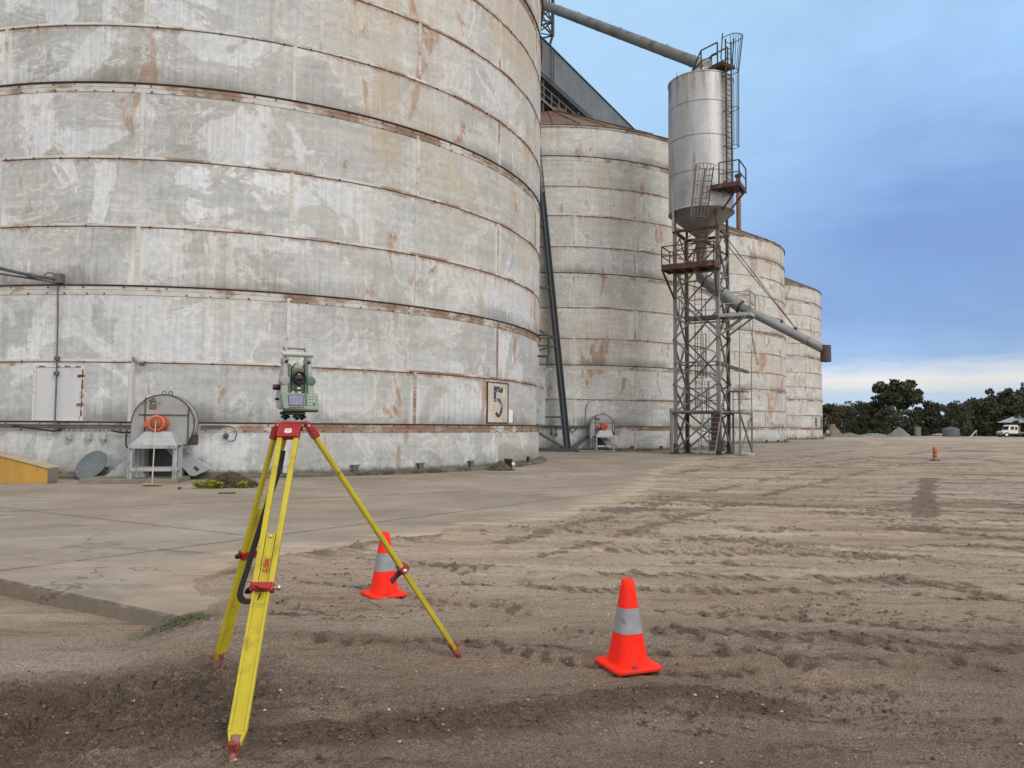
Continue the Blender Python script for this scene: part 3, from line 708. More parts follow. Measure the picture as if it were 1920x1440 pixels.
# flat-topped block 5 with a round bowl
def ring5():
    out = []; inn = []
    for i in range(25):
        a = R_(128-(128+142)*i/24); out.append((.02+.29*math.cos(a), -.17+.33*math.sin(a))); inn.append((.0+.155*math.cos(a), -.17+.20*math.sin(a)))
    return out, inn
o_, i_ = ring5()
for k in range(24):
    q = [o_[k], i_[k], i_[k+1], o_[k+1]]
    vs = [w(a*1.0, b*1.05, .029) for a, b in q]+[w(a, b*1.05, .02) for a, b in q]
    dg_.add(vs, [(0, 1, 2, 3), (0, 3, 7, 4), (1, 5, 6, 2)])
wpatch(dg_, w, -.31, .02, -.15, .58, .02, .030, 1); wpatch(dg_, w, -.15, .38, .11, .58, .02, .030, 2); wpatch(dg_, w, .13, .36, .33, .56, .02, .030, 2)
dg_.build('digit', MDIG, panel)
# white paper notice beside the panel
nt = MB(); w = wrap(64.75, 1.86, RS); wpatch(nt, w, -.16, -.24, .16, .24, -.01, .01, 2); nt.build('notice_plate', M('white_enamel', (.74, .76, .82), .5, var=.05), silo5)
# figure 8 on the far silo (its own frame is turned, so place it by the wall angle)
def digit_on(silo, th, z, h, txt, n=.012):
    v, f = text_mesh(txt, h*1.35, .035)
    r = math.degrees(silo.rotation_euler.z); w = wrap(th-r, z, RS); mb = MB()
    mb.add([w(a*1.15, b, n) for a, b, _ in v], f); return mb.build('digit', M('black_digit', (.03, .03, .03), .7, var=.3), silo)
digit_on(SILOS[3], 46.9, 2.25, 1.25, '8'); 
pb = MB(); r3 = math.degrees(SILOS[3].rotation_euler.z); w = wrap(59.0-r3, 2.3, RS)
for a0, b0, a1, b1 in ((-1.0, -.7, -.9, .7), (.9, -.7, 1.0, .7), (-.9, .6, .9, .7), (-.9, -.7, .9, -.6)): wpatch(pb, w, a0, b0, a1, b1, .005, .02, 3)
wpatch(pb, w, -.35, -.5, .35, .5, .004, .016, 3, 0)
pb.build('painted_panel_mark', M('black_digit', (.03, .03, .03)), SILOS[3])
# blanked doorway of the nearest silo, its seams rusted through
w = wrap(-2.95, 2.29, RS)
ad = MB(); wpatch(ad, w, -.62, -.70, .62, .70, -.01, .018, 6)
door = ad.build('access_door', M('door_patch_paint', (.55, .565, .60), .6, var=.10, scale=1.2, streak=True, over=((.44, .45, .45), .9, .56, .05)), silo5)
fr = MB(); rnd = random.Random(3)
for a0, b0, a1, b1 in ((-.70, -.74, -.63, .76), (.63, -.74, .72, .76), (-.62, .71, .62, .77), (-.62, -.74, .62, -.70)): wpatch(fr, w, a0, b0, a1, b1, -.01, .032, 4)
MRUST = M('deep_rust', (.10, .05, .03), .9, var=.4, scale=6, over=((.24, .12, .055), 5, .52, .06))
for i in range(26):
    b = -.66+1.3*rnd.random(); h = .03+.10*rnd.random(); a = .655+.02*rnd.random(); wpatch(fr, w, a, b, a+.022+.02*rnd.random(), b+h, .02, .040, 1, 1)
for i in range(10):
    a = -.56+1.1*rnd.random(); wpatch(fr, w, a, .722, a+.05+.12*rnd.random(), .74+.016*rnd.random(), .02, .040, 2, 1)
fr.build('frame', [M('door_frame_paint', (.60, .61, .62), .65, var=.12, over=((.35, .25, .17), 2.5, .60, .04)), MRUST], door)
for b in (-.33, .45):
    hg = MB(); wpatch(hg, w, .56, b, .73, b+.06, .02, .052, 1); hg.build('hinge', MRUST, door)
w = wrap(6.0, 2.26, RS); vp = MB(); wpatch(vp, w, -.10, -.72, .02, .74, -.01, .04, 2); wpatch(vp, w, .035, -.72, .06, .72, -.01, .06, 1)
vp.build('cover_strip', M('strip_paint', (.50, .50, .48), .7, var=.2, over=((.10, .07, .05), 3, .58, .05), streak=True), silo5)

# ------------------------------------------------------------------ shared metals
MGREY = M('fan_grey_paint', (.31, .325, .33), .6, var=.2, scale=1.8, over=((.36, .37, .37), 1.4, .60, .05), over2=((.10, .075, .06), 3.2, .64, .04))
MGREYL = M('light_grey_paint', (.37, .39, .41), .6, var=.15, scale=2, over=((.20, .19, .18), 2.6, .60, .06))
MDARK = M('dark_steel', (.055, .06, .065), .6, var=.3, scale=2)
MGALV = M('galvanised_steel', (.24, .24, .235), .6, .25, var=.22, scale=1.2, over=((.13, .115, .10), 1.1, .56, .08), streak=True)
MBROWN = M('red_oxide_steel', (.085, .042, .034), .75, var=.3, scale=1.5, over=((.16, .10, .08), 1.8, .58, .06))
MBLUE = M('blue_grey_steel', (.085, .10, .115), .5, .2, var=.2, scale=1.0)
MPIPE = M('conduit_paint', (.10, .105, .11), .6, var=.3, scale=3, over=((.20, .12, .07), 4, .62, .05))
MCAB = M('black_cable', (.02, .02, .022), .6)
V = Vector

# ------------------------------------------------------------------ aeration fans
def make_fan(label):
    t = thing('aeration_fan', label, 'fan', group='aeration fans at the silo feet')
    hz, R, y0, y1 = 1.48, .77, -.22, .24
    arc = [(R*math.cos(R_(a)), hz+R*math.sin(R_(a))) for a in range(-38, 181, 6)]
    prof = arc+[(-R, .74), (-.44, .74), (-.40, 1.08), (-.1, .98), (.25, .93), (R*math.cos(R_(-38)), hz-.52)]
    mb = MB(); mb.prism(prof, y1-y0, (0, y1, 0), (V((1, 0, 0)), V((0, 0, 1)), V((0, -1, 0)))); hs = mb.build('scroll_housing', MGREY, t, .008)
    fl = MB()
    for yy in (y0-.005, y1):
        pts = [(R*1.0*math.cos(R_(a)), yy, hz+R*1.0*math.sin(R_(a))) for a in range(-38, 184, 6)]
        fl.path(pts, .02, 6, flat=(.03, .014))
    fl.box((.02, y0-.012, 1.72), (1.22, .03, .03)); fl.box((-.44, y0-.012, 1.62), (.025, .03, 1.1)); fl.box((.62, y0-.012, 1.42), (.03, .03, .95)); fl.build('flange', M('flange_dark', (.08, .075, .075), .75, var=.4, over=((.22, .10, .07), 3, .58, .05)), hs)
    ring = MB()
    for x in (-.02, .14): ring.path([(x+.045*math.cos(a), y0+.1, hz+R+.04+.05*math.sin(a)) for a in [i*math.pi/6 for i in range(12)]], .012, 6, True)
    ring.build('lifting_eye', MDARK, hs)
    pl = MB(); pl.box((-.26, y0-.008, 1.93), (.17, .012, .13)); pl.build('maker_plate', M('brown_plate', (.12, .105, .08), .6), hs)
    ou = MB(); ou.prism([(R*math.cos(R_(-38))-.02, .93), (R*math.cos(R_(-38))+.18, .93), (R*math.cos(R_(-30))+.12, 1.22), (R*math.cos(R_(-38))-.02, 1.1)], .40, (0, y1-.02, 0), (V((1, 0, 0)), V((0, 0, 1)), V((0, -1, 0))))
    ou.build('outlet_stub', M('rust_dark_panel', (.06, .045, .042), .8, var=.3), t)
    dn = MB(); dn.box((-.605, .01, .42), (.33, .44, .70)); dn.prism([(-.86, .10), (-.40, .10), (-.45, .40), (-.76, .40)], .5, (0, .26, 0), (V((1, 0, 0)), V((0, 0, 1)), V((0, -1, 0)))); dn.build('down_duct', MGREY, t, .01)
    hd = MB(); X, Z, Yn = V((1, 0, 0)), V((0, 0, 1)), V((0, -1, 0))
    b4 = [V((-.62, -.86, .94)), V((.50, -.86, .94)), V((.50, -.24, .94)), V((-.62, -.24, .94))]; t4 = [V((-.30, -.70, 1.29)), V((.31, -.70, 1.29)), V((.31, -.24, 1.29)), V((-.30, -.24, 1.29))]
    hd.add(b4+t4, [(3, 2, 1, 0), (4, 5, 6, 7), (0, 1, 5, 4), (1, 2, 6, 5), (2, 3, 7, 6), (3, 0, 4, 7)]); hd.build('motor_hood', MGREYL, t, .012)
    mo = MB(); A = (V((1, 0, 0)), V((0, 0, 1)), V((0, -1, 0)))
    mo.lathe([(.02, 0), (.19, 0), (.19, .03), (.175, .05), (.175, .46), (.205, .47), (.205, .53), (.15, .545), (.15, .53), (.0, .52)], (-.03, -.22, 1.50), A, 28)
    for i in range(18):
        a = 2*math.pi*i/18; mo.box((-.03+.18*math.cos(a), -.45, 1.50+.18*math.sin(a)), (.022, .38, .012), (V((math.cos(a), 0, math.sin(a))), V((0, 1, 0)), V((-math.sin(a), 0, math.cos(a)))))
    mo.box((-.03, -.45, 1.30), (.32, .30, .04)); mm = mo.build('motor', M('faded_orange_motor', (.60, .155, .085), .6, var=.2, scale=4, over=((.40, .13, .08), 5, .6, .05)), t)
    gu = MB(); gu.lathe([(.0, .548), (.14, .548), (.14, .535)], (-.03, -.22, 1.50), A, 20); gu.build('fan_cover', M('rusty_grille', (.30, .095, .05), .8, var=.5, scale=30), mm)
    tb = MB(); tb.box((-.28, -.42, 1.50), (.15, .2, .19)); tb.box((-.36, -.40, 1.47), (.10, .12, .13)); tb.build('terminal_box', M('faded_orange_motor', (.60, .155, .085)), mm, .012)
    for x in (-.58, .47):
        for y in (-.82, -.28):
            lg = MB(); lg.angle((x, y, .10), (x, y, .94), .085, .012, (0, 1, 0)); lg.build('leg', MGREYL, t)
    br = MB(); br.box((-.055, -.86, .905), (1.14, .02, .08)); br.box((-.055, -.84, .34), (1.02, .03, .09)); br.box((-.055, -.27, .34), (1.02, .03, .09))
    for x in (-.58, .47): br.box((x, -.55, .34), (.03, .52, .09))
    br.build('cross_rail', MGREYL, t)
    pn = MB(); pn.prism([(-1.5, .10), (-.78, .10), (-.78, .74)], .34, (0, .56, 0), (X, Z, Yn)); pn.build('left_gusset', MGREYL, t)
    pn = MB(); pn.prism([(-.10, .92), (.30, .92), (1.10, .28), (.72, .10), (.60, .12)], .42, (0, .62, 0), (X, Z, Yn)); ch = pn.build('air_chute', MGREYL, t)
    ph = MB(); ph.path([(.70, .19, .33), (.80, .17, .25), (.84, .17, .28), (.74, .19, .36)], .014, 6, True); ph.build('handle', MDARK, ch)
    bx = MB(); bx.box((-.05, .40, .46), (1.0, .34, .72)); bx.build('plenum_box', M('plenum_dark', (.075, .08, .085), .7, var=.3), t)
    pt = MB(); pt.box((-.55, -.30, .05), (2.3, 1.45, .11)); pt.build('plinth', M('plinth_concrete', (.20, .18, .15), .9, var=.25, scale=3, bump=.4), t, .01)
    cb = MB(); cb.path([(-.92, -.05, 1.33), (-.93, -.06, 1.1), (-.92, -.06, .9), (-.86, -.04, .84), (-.76, -.05, .84)], .02, 6); cb.build('cable', MCAB, t)
    return t
def seat_on_wall(o, silo, th, gap):
    p = silo.location+sp(th, 0, RS+gap); o.location = p; o.rotation_euler.z = R_(th)
FAN_TH = 10.75
fan = make_fan('grey scroll fan with an orange motor at the foot of the nearest silo'); seat_on_wall(fan, silo5, FAN_TH, .78)
fan2 = copy_tree(fan); fan2['label'] = 'smaller-looking scroll fan with an orange motor at the foot of the second silo'; seat_on_wall(fan2, SILOS[1], 11.6, .78)

# push broom leaning on the fan motor
A_ = V((math.cos(R_(FAN_TH)), math.sin(R_(FAN_TH)), 0)); B_ = V((math.sin(R_(FAN_TH)), -math.cos(R_(FAN_TH)), 0))
mtop = fan.location+A_*(-.03)+B_*.79+V((0, 0, 1.55))
bb = onz(285, 909, .04); broom = thing('push_broom', 'wooden push broom leaning against the orange fan motor', 'broom', (bb.x, bb.y, 0))
mb = MB(); mb.tube((bb.x, bb.y, .06), mtop, .015, .013, 10); mb.build('handle', M('worn_wood', (.42, .36, .28), .7, var=.2), broom, world=True)
mb = MB(); mb.box((bb.x, bb.y, .055), (.42, .07, .035)); mb.build('head_block', M('broom_block', (.36, .27, .2), .7), broom, .006, world=True)
mb = MB(); 
for i in range(40): mb.box((bb.x-.2+.4*i/39, bb.y+(random.random()-.5)*.03, .019), (.007, .05, .038))
mb.build('bristles', M('bristle', (.20, .15, .11), .9), broom, world=True)
dv = (mtop-V((bb.x, bb.y, .06))).normalized(); mid = V((bb.x, bb.y, .06))+dv*.30
for s_ in (-1, 1):
    mb = MB(); mb.tube(mid, (bb.x+s_*.13, bb.y, .075), .005, n=6); mb.build('brace', MGALV, broom, world=True)

# round steel lid leaning on the wall
dp = V((-11.18, 19.62, 0)); th = math.degrees(math.asin((dp.x-C0.x)/RS))
lid = thing('disc_cover', 'round blue-grey steel lid leaning at the foot of the nearest silo', 'cover', dp)
tilt = R_(33); Zx = V((-.22, -math.cos(tilt), math.sin(tilt))).normalized(); Xx = V((0, 0, 1)).cross(Zx).normalized(); Yx = Zx.cross(Xx)
ctr = V((0, 0, 0))+Yx*.445; mb = MB()
mb.lathe([(0, .018), (.40, .014), (.425, .02), (.44, .012), (.445, -.012), (.43, -.02), (0, -.018)], ctr, (Xx, Yx, Zx), 48)
for i in range(16): mb.tube(ctr+(Xx*math.cos(i*math.pi/8)+Yx*math.sin(i*math.pi/8))*.40+Zx*.012, ctr+(Xx*math.cos(i*math.pi/8)+Yx*math.sin(i*math.pi/8))*.40+Zx*.028, .012, n=6)
mb.build('plate', M('blue_grey_lid', (.13, .155, .17), .55, .2, var=.22, scale=2.5, over=((.20, .20, .19), 3, .6, .05)), lid)

# yellow ramp block at the left edge
wp = onz(88, 907, 0); wd = thing('ramp_block', 'mustard yellow wooden ramp block with a pale sloping top', 'ramp', (wp.x, wp.y, 0))
mb = MB(); mb.prism([(0, 0), (0, .36), (-1.2, .66), (-3.2, 1.1), (-3.2, 0)], .42, (0, .42, 0), (V((1, 0, 0)), V((0, 0, 1)), V((0, -1, 0)))); mb.build('side_board', M('mustard_paint', (.47, .27, .06), .7, var=.16, scale=2, over=((.30, .16, .05), 3, .6, .06), streak=True), wd, .006)
mb = MB(); sl_ = [(.03, .365), (-1.2, .668), (-3.2, 1.108), (-3.2, 1.15), (-1.19, .71), (.03, .405)]; mb.prism(sl_, .48, (0, .45, 0), (V((1, 0, 0)), V((0, 0, 1)), V((0, -1, 0)))); mb.build('top_board', M('pale_top', (.40, .33, .24), .8, var=.2), wd, .004)
mb = MB(); mb.box((.012, .21, .19), (.02, .40, .345)); mb.build('end_board', M('grey_end', (.2, .19, .17), .8), wd)

# heaps
def mound(mb, c, rx, ry, h, seed, n=34, rough=.35):
    g = []
    for j in range(n+1):
        for i in range(n+1):
            u, v = (i/n-.5)*2.2, (j/n-.5)*2.2; r = math.hypot(u, v); x, y = c[0]+u*rx, c[1]+v*ry
            nz = float(fbm(np.array([x*4.+seed]), np.array([y*4.]), 4, seed)[0]); n2 = float(fbm(np.array([x*14.+seed]), np.array([y*14.]), 3, seed+5)[0])
            k = max(0, 1-r*(.8+.5*nz)); k = (math.sin(min(1, k)*math.pi/2)**2*.55+k*.30) if rough < .3 else k; g.append(V((x, y, c[2]-.02+h*(k**.8)*(1-rough+rough*2*nz)+(.05*(n2-.5)*min(1, k*4)*h/.3))))
    k = n+1; mb.add(g, [(j*k+i, j*k+i+1, (j+1)*k+i+1, (j+1)*k+i) for j in range(n) for i in range(n)], 0, True)
    return mb
def chips(mb, c, rx, ry, h, n, L, rnd, mi=0):
    for i in range(n):
        a = rnd.random()*6.283; r = rnd.random()**.6; p = V((c[0]+rx*r*math.cos(a), c[1]+ry*r*math.sin(a), c[2]+h*(1-r)*.95+.012))
        d = V((rnd.random()-.5, rnd.random()-.5, (rnd.random()-.35)*.8)).normalized(); s = d.cross(V((rnd.random(), rnd.random(), .3))).normalized()*(.004+.010*rnd.random()); l = L*(.4+.8*rnd.random())
        mb.add([p-d*l/2-s, p-d*l/2+s, p+d*l/2+s*.4, p+d*l/2-s*.4], [(0, 1, 2, 3)], mi)
rnd = random.Random(9)
hp = V((-6.72, 17.95, 0)); pile = thing('weed_heap', 'heap of pulled brown weeds beside the fan on the concrete', 'weeds', hp)
mb = MB(); mound(mb, (0, 0, 0), .74, .42, .42, 3); mb.build('mound', M('dead_weed_soil', (.055, .048, .032), .95, var=.5, scale=9, over=((.10, .085, .05), 12, .55, .06), bump=.9), pile)
mb = MB(); chips(mb, (0, 0, 0), .80, .50, .36, 900, .17, rnd); mb.build('stalks', [M('dry_stalk', (.15, .12, .065), .9, var=.45, scale=6)], pile)['kind'] = 'stuff'
def flower(px, py, r, dep):
    mb = MB(); c = at(px, py, dep); c.z = .03
    heads = [(c+V((rnd.gauss(0, r*.55), rnd.gauss(0, r*.35), r*(.1+.55*rnd.random()))), r*(.22+.25*rnd.random())) for _ in range(9)]
    for i in range(1300):
        h, hr = heads[i % 9]
        d = V((rnd.gauss(0, 1), rnd.gauss(0, 1), rnd.gauss(0, 1))).normalized(); p = h+d*hr*(.3+.9*rnd.random()); p.z = max(p.z, .012); s = d.cross(V((rnd.random()-.5, rnd.random()-.5, 1))).normalized()*.008; e = (d+V((0, 0, .4))).normalized()*.018
        mb.add([p-s-e, p+s-e, p+s*.4+e, p-s*.4+e], [(0, 1, 2, 3)])
    o = mb.build('yellow_flower', M('sulphur_yellow', (.40, .42, .05), .8, var=.55, scale=22, over=((.16, .17, .04), 16, .54, .06)), pile, world=True); o.location = (0, 0, 0)
flower(387, 908, .19, 17.45); flower(410, 903, .12, 17.5); flower(455, 909, .13, 17.55); flower(372, 912, .09, 17.4)
dpc = onz(940, 882, 0); dpile = thing('dirt_heap', 'small heap of dark dirt against the silo kerb below the figure 5', 'dirt', (dpc.x-.02, dpc.y+.05, 0))
mb = MB(); mound(mb, (0, 0, 0), .46, .36, .40, 8); mb.build('mound', M('dark_dirt', (.075, .058, .045), .95, var=.4, scale=8, over=((.12, .095, .075), 11, .55, .06), bump=.9), dpile)
mb = MB(); chips(mb, (0, 0, 0), .5, .4, .33, 160, .12, rnd); mb.build('stalks', M('dry_stalk', (.15, .12, .065)), dpile)['kind'] = 'stuff'
p_ = at(953, 868, 25.55); ob = thing('drain_hopper', 'small black steel drain box behind the dirt heap', 'drain box', (p_.x, p_.y, .10))
mb = MB(); mb.box((0, 0, .26), (.30, .30, .03)); mb.add([V((-.13, -.13, .245)), V((.13, -.13, .245)), V((.13, .13, .245)), V((-.13, .13, .245)), V((.0, -.08, -.08)), V((.12, -.08, -.08)), V((.12, .08, -.08)), V((.0, .08, -.08))], [(0, 1, 2, 3), (0, 4, 5, 1), (1, 5, 6, 2), (2, 6, 7, 3), (3, 7, 4, 0), (7, 6, 5, 4)]); mb.build('box', M('black_steel', (.016, .016, .018), .55), ob)
mb = MB(); mb.lathe([(0, .02), (.055, .02), (.06, 0), (.06, -.02)], (.17, -.15, .11), (V((1, 0, 0)), V((0, 0, 1)), V((0, -1, 0))), 16); mb.build('cap', M('white_enamel', (.74, .76, .82)), ob)
# scraps on the apron
p_ = onz(425, 926, 0); sc = MB(); sc.prism([(-.17, -.03), (.02, -.02), (.17, .05), (.16, .09), (.05, .03), (-.12, .0)], .03, (p_.x, p_.y, .001)); tag(sc.build('bark_scrap', M('bark', (.09, .07, .05), .9, var=.4), None), 'strip of dark bark lying on the concrete before the weed heap', 'bark')
p_ = onz(326, 920, 0); sc = MB(); sc.prism([(-.10, -.025), (.07, -.03), (.09, .02), (-.06, .03)], .015, (p_.x, p_.y, .001)); tag(sc.build('leaf_scrap', M('leaf_scrap', (.36, .36, .10), .9, var=.4), None), 'yellow-green leaf scrap on the concrete near the broom', 'leaf')
p_ = onz(333, 918, 0); sc = MB(); sc.box((p_.x+.02, p_.y+.05, .03), (.07, .06, .06)); tag(sc.build('dark_clod', M('dark_dirt', (.075, .058, .045)), None, .015), 'dark clod on the concrete between broom and weed heap', 'clod')

# conduits and boxes fixed along the nearest silo
def warc(th0, th1, z, r, n=24): return [C0+sp(th0+(th1-th0)*i/n, z, r) for i in range(n+1)]
cr = thing('electrical_conduit', 'twin dark conduits with three hanging boxes along the nearest silo', 'conduit', C0+sp(-2, 1.33, RS))
for zz, rr_, a0, a1 in ((1.435, .024, -17, 8.2), (1.375, .018, -17, 7.4)):
    mb = MB(); mb.path(warc(a0, a1, zz, RS+.085), rr_, 7); mb.build('pipe', MPIPE, cr, world=True)
mb = MB(); 
mb.path([C0+sp(a, z, RS+.11) for a, z in ((-8.2, 1.40), (-6.5, 1.36), (-4.5, 1.31), (-3.0, 1.27), (-2.2, 1.30), (-2.0, 1.36))], .022, 7)
mb.path([C0+sp(a, z, RS+.11) for a, z in ((3.9, 1.30), (5.0, 1.24), (6.0, 1.25), (6.8, 1.31), (7.6, 1.36))], .025, 7); mb.build('cable', MCAB, cr, world=True)
for a in (-1.15, 1.25, 3.0):
    T, U, N = sax(a); mb = MB(); c = C0+sp(a, 1.13, RS+.07); mb.box(c, (.12, .10, .17), (T, N, U)); mb.box(c-U*.12, (.06, .06, .07), (T, N, U)); mb.path([c+U*.08-T*.05, c+U*.20-T*.07, c+U*.25-T*.02], .014, 6); mb.path([c+U*.08+T*.04, c+U*.17+T*.07, c+U*.25+T*.05], .012, 6)
    jb = mb.build('junction_box', MGREYL, cr, .008, world=True)
cd2 = thing('cable_drop', 'conduit ending in a looped black cable and round socket right of the fan', 'cable', C0+sp(16.5, 1.2, RS))
mb = MB(); mb.path(warc(14.0, 16.9, 1.435, RS+.085, 8), .024, 7); mb.path(warc(14.0, 16.4, 1.375, RS+.085, 8), .016, 7); mb.build('pipe', MPIPE, cd2, world=True)
mb = MB(); mb.path([C0+sp(17.2+a, 1.22+z, RS+.09) for a, z in ((-.5, .21), (0, .21), (.7, .14), (.95, -.02), (.7, -.18), (.1, -.21), (-.3, -.12), (-.35, 0))], .014, 7); mb.build('cable', MCAB, cd2, world=True)
T, U, N = sax(16.9); c = C0+sp(16.9, 1.17, RS+.07); mb = MB(); mb.lathe([(0, .04), (.05, .04), (.07, .01), (.075, -.05)], c, (T, U, N), 16); mb.build('socket', MPIPE, cd2, world=True)
cv_ = thing('wall_mast', 'slim vertical conduit on the silo wall with two pipe arms reaching left', 'conduit', C0+sp(-3.0, 1.35, RS))
mb = MB(); mb.path([C0+sp(-2.85, 1.25, RS+.10), C0+sp(-2.95, 2.9, RS+.075), C0+sp(-3.1, 4.4, RS+.075), C0+sp(-3.25, 5.47, RS+.10)], .021, 7); mb.build('pipe', MPIPE, cv_, world=True)
for z in (3.24, 2.83):
    T, U, N = sax(-2.98); mb = MB(); mb.box(C0+sp(-2.98, z, RS+.08), (.10, .12, .11), (T, N, U)); mb.build('coupling', MPIPE, cv_, .015, world=True)
top = C0+sp(-3.1, 5.42, RS+.10)
mb = MB(); mb.box(top, (.22, .20, .26)); mb.path([top+V((-.05, -.03, .06)), top+V((-.15, -.1, .14)), top+V((-.28, -.12, .12)), top+V((-.32, -.15, .02))], .02, 7); mb.build('mount_box', MPIPE, cv_, .02, world=True)
mb = MB(); mb.path([top+V((-.05, -.05, -.02)), at(60, 517, 19.4), at(0, 503, 18.7), at(-60, 489, 18.0)], .045, 8); mb.path([at(52, 515, 19.32), at(60, 517, 19.4), at(66, 518, 19.46)], .065, 8); mb.build('arm', MPIPE, cv_, world=True)
mb = MB(); mb.path([top+V((0, -.05, -.12)), at(0, 513.5, 18.75), at(-60, 499, 18.0)], .026, 8); mb.build('stay', MPIPE, cv_, world=True)
wb = thing('wall_bracket', 'short grey bracket angled off the wall above the fan', 'bracket', C0+sp(6.1, 3.22, RS))
q0, q1 = C0+sp(6.0, 3.30, RS+.02), C0+sp(7.3, 3.10, RS+.22)
mb = MB(); mb.bar(q0, q1, .09, .035); mb.tube(q0+V((0, -.02, -.07)), q1+V((0, 0, -.05)), .022, n=8); mb.build('arm', MGREY, wb, world=True)
mb = MB(); mb.box(q1, (.12, .12, .10)); mb.build('lamp_base', MPIPE, wb, .02, world=True)
# conduit along the second silo
c1 = SILOS[1].location
def warc1(th0, th1, z, r, n=16): return [c1+sp(th0+(th1-th0)*i/n, z, r) for i in range(n+1)]
cs = thing('electrical_conduit', 'dark conduit with short drops along the second silo behind the leaning strut', 'conduit', c1+sp(5, 1.4, RS))
mb = MB(); mb.path(warc1(-6, 9.2, 1.45, RS+.10), .04, 6); mb.path(warc1(13.8, 19.0, 1.45, RS+.10), .03, 6)
mb.path([c1+sp(4.5+a, 1.30+z, RS+.1) for a, z in ((-.6, .15), (-.3, -.1), (.3, -.14), (.9, -.02), (1.3, .14))], .035, 6); mb.build('pipe', MPIPE, cs, world=True)
for a, h in ((.2, .45), (-1.1, .38), (14.9, .42)):
    mb = MB(); mb.tube(c1+sp(a, 1.45, RS+.1), c1+sp(a, 1.45-h, RS+.1), .025, n=6); mb.box(c1+sp(a, 1.45-h, RS+.1), (.13, .12, .16)); mb.build('drop', MPIPE, cs, world=True)
mb = MB(); mb.path([c1+sp(8.3, 1.5, RS+.06), c1+sp(8.3, 2.6, RS+.06), c1+sp(8.8, 2.9, RS+.10), c1+sp(9.6, 3.05, RS+.3)], .03, 6); mb.build('riser', MGREYL, cs, world=True)

# grey cabinet and pipe frames on the far edge of the nearest silo
cb = thing('wall_cabinet', 'tall pale grey cabinet on the shaded edge of the nearest silo', 'cabinet', C0+sp(83, 1.8, RS))
p_ = C0+sp(82.5, 2.55, RS+.12); T, U, N = sax(82.5)
mb = MB(); mb.box(p_+N*.0, (.7, .36, 1.95), (T, N, U)); mb.build('body', MGREYL, cb, .02, world=True)
mb = MB(); mb.bar(p_+U*.95+N*.1, p_+U*1.35+N*.4, .06); mb.bar(p_+U*1.35+N*.0, p_+U*1.35+N*.5, .08); mb.build('bracket', MGREYL, cb, world=True)
pf = thing('pipe_frame', 'dark bent pipe frame on the edge of the nearest silo above the cabinet', 'pipe frame', C0+sp(82, 4.5, RS))
mb = MB(); b0 = p_+U*1.9-N*.2
mb.path([b0+N*.0, b0+N*.5, b0+N*.55+U*.05, b0+N*.55+U*.85, b0+N*.5+U*.9, b0+U*.9], .05, 8); mb.path([b0+U*.45, b0+N*.55+U*.45], .035, 6); mb.path([b0+N*.5-U*.45, b0+N*.5+U*.0], .05, 6); mb.build('pipe', MDARK, pf, world=True)

# ------------------------------------------------------------------ gallery along the silo tops
def GW(tt, o, z): return C0+E2*tt+E1*o+V((0, 0, z))
AXG = (E2, E1, V((0, 0, 1)))
gal = thing('conveyor_gallery', 'long grey clad conveyor gallery running over the silo tops', 'gallery', GW(24, 0, 26))
m, t, b = new_mat('ribbed_cladding')
tc = t.add('ShaderNodeNewGeometry').outputs['Position']; x, y, z = t.sep(tc)
al = t.sum(t.mul(x, E2.x), t.mul(y, E2.y)); P = t.comb(al, z, 0)
n = t.noise(t.mapping(P, (.5, .5, 1)), 1., 6, .6); sheet = t.math('FRACT', t.mul(al, 1/2.4)); wv = t.math('SINE', t.mul(al, 2*math.pi/.2))
col = t.ramp(n, [(.3, (.105, .118, .125, 1)), (.7, (.165, .18, .188, 1))]); col = t.mix(t.mul(t.ss(sheet, .06, .0), .5), col, (.06, .065, .07, 1))
pn = t.add('ShaderNodeTexWhiteNoise', noise_dimensions='1D'); t.link(t.math('FLOOR', t.mul(al, 1/2.4)), pn.inputs['W']); k = t.lin(pn.outputs['Value'], 0, 1, .86, 1.12); col = t.mix(1., col, t.comb(k, k, k), 'MULTIPLY')
t.link(col, b.inputs['Base Color']); b.inputs['Roughness'].default_value = .5; b.inputs['Metallic'].default_value = .15; t.link(t.bump(wv, .6, .03), b.inputs['Normal']); MCLAD = m
mb = MB()
for o in (1.4, -1.4): mb.box(GW(24, o, 29.2), (76, .08, 2.6), AXG)
for tt in (-14, 62): mb.box(GW(tt, 0, 29.2), (.08, 2.72, 2.6), AXG)
mb.build('wall', MCLAD, gal, world=True)
mb = MB(); mb.prism([(-1.55, 30.51), (0, 30.95), (1.55, 30.51), (1.55, 30.46), (0, 30.88), (-1.55, 30.46)], 76.4, GW(-14.2, 0, 0), (E1, V((0, 0, 1)), E2)); mb.build('roof', MCLAD, gal, world=True)
mb = MB(); mb.box(GW(24, 0, 27.87), (76, 2.9, .12), AXG)
for o in (1.35, -1.35): mb.box(GW(24, o, 27.69), (76, .16, .24), AXG)
mb.build('floor_deck', MDARK, gal, world=True)
for tt, zz, w_, h_, mt in ((44.8, 29.05, 1.1, 1.6, 'win_a'), (50.3, 29.35, 1.5, 1.1, 'win_b')):
    mb = MB(); mb.box(GW(tt, 1.47, zz), (w_, .05, h_), AXG); mb.build('shutter', M('shutter_'+mt, (.15, .155, .155) if mt == 'win_a' else (.07, .078, .085), .6), gal, world=True)
for s_ in range(0, 3):
    for dt in (-3.2, 3.2):
        for o in (-1.2, 1.2):
            mb = MB(); mb.bar(GW(29*s_+dt, o, 24.6), GW(29*s_+dt, o, 27.8), .2, up=E2); mb.build('post', MDARK, gal, world=True)
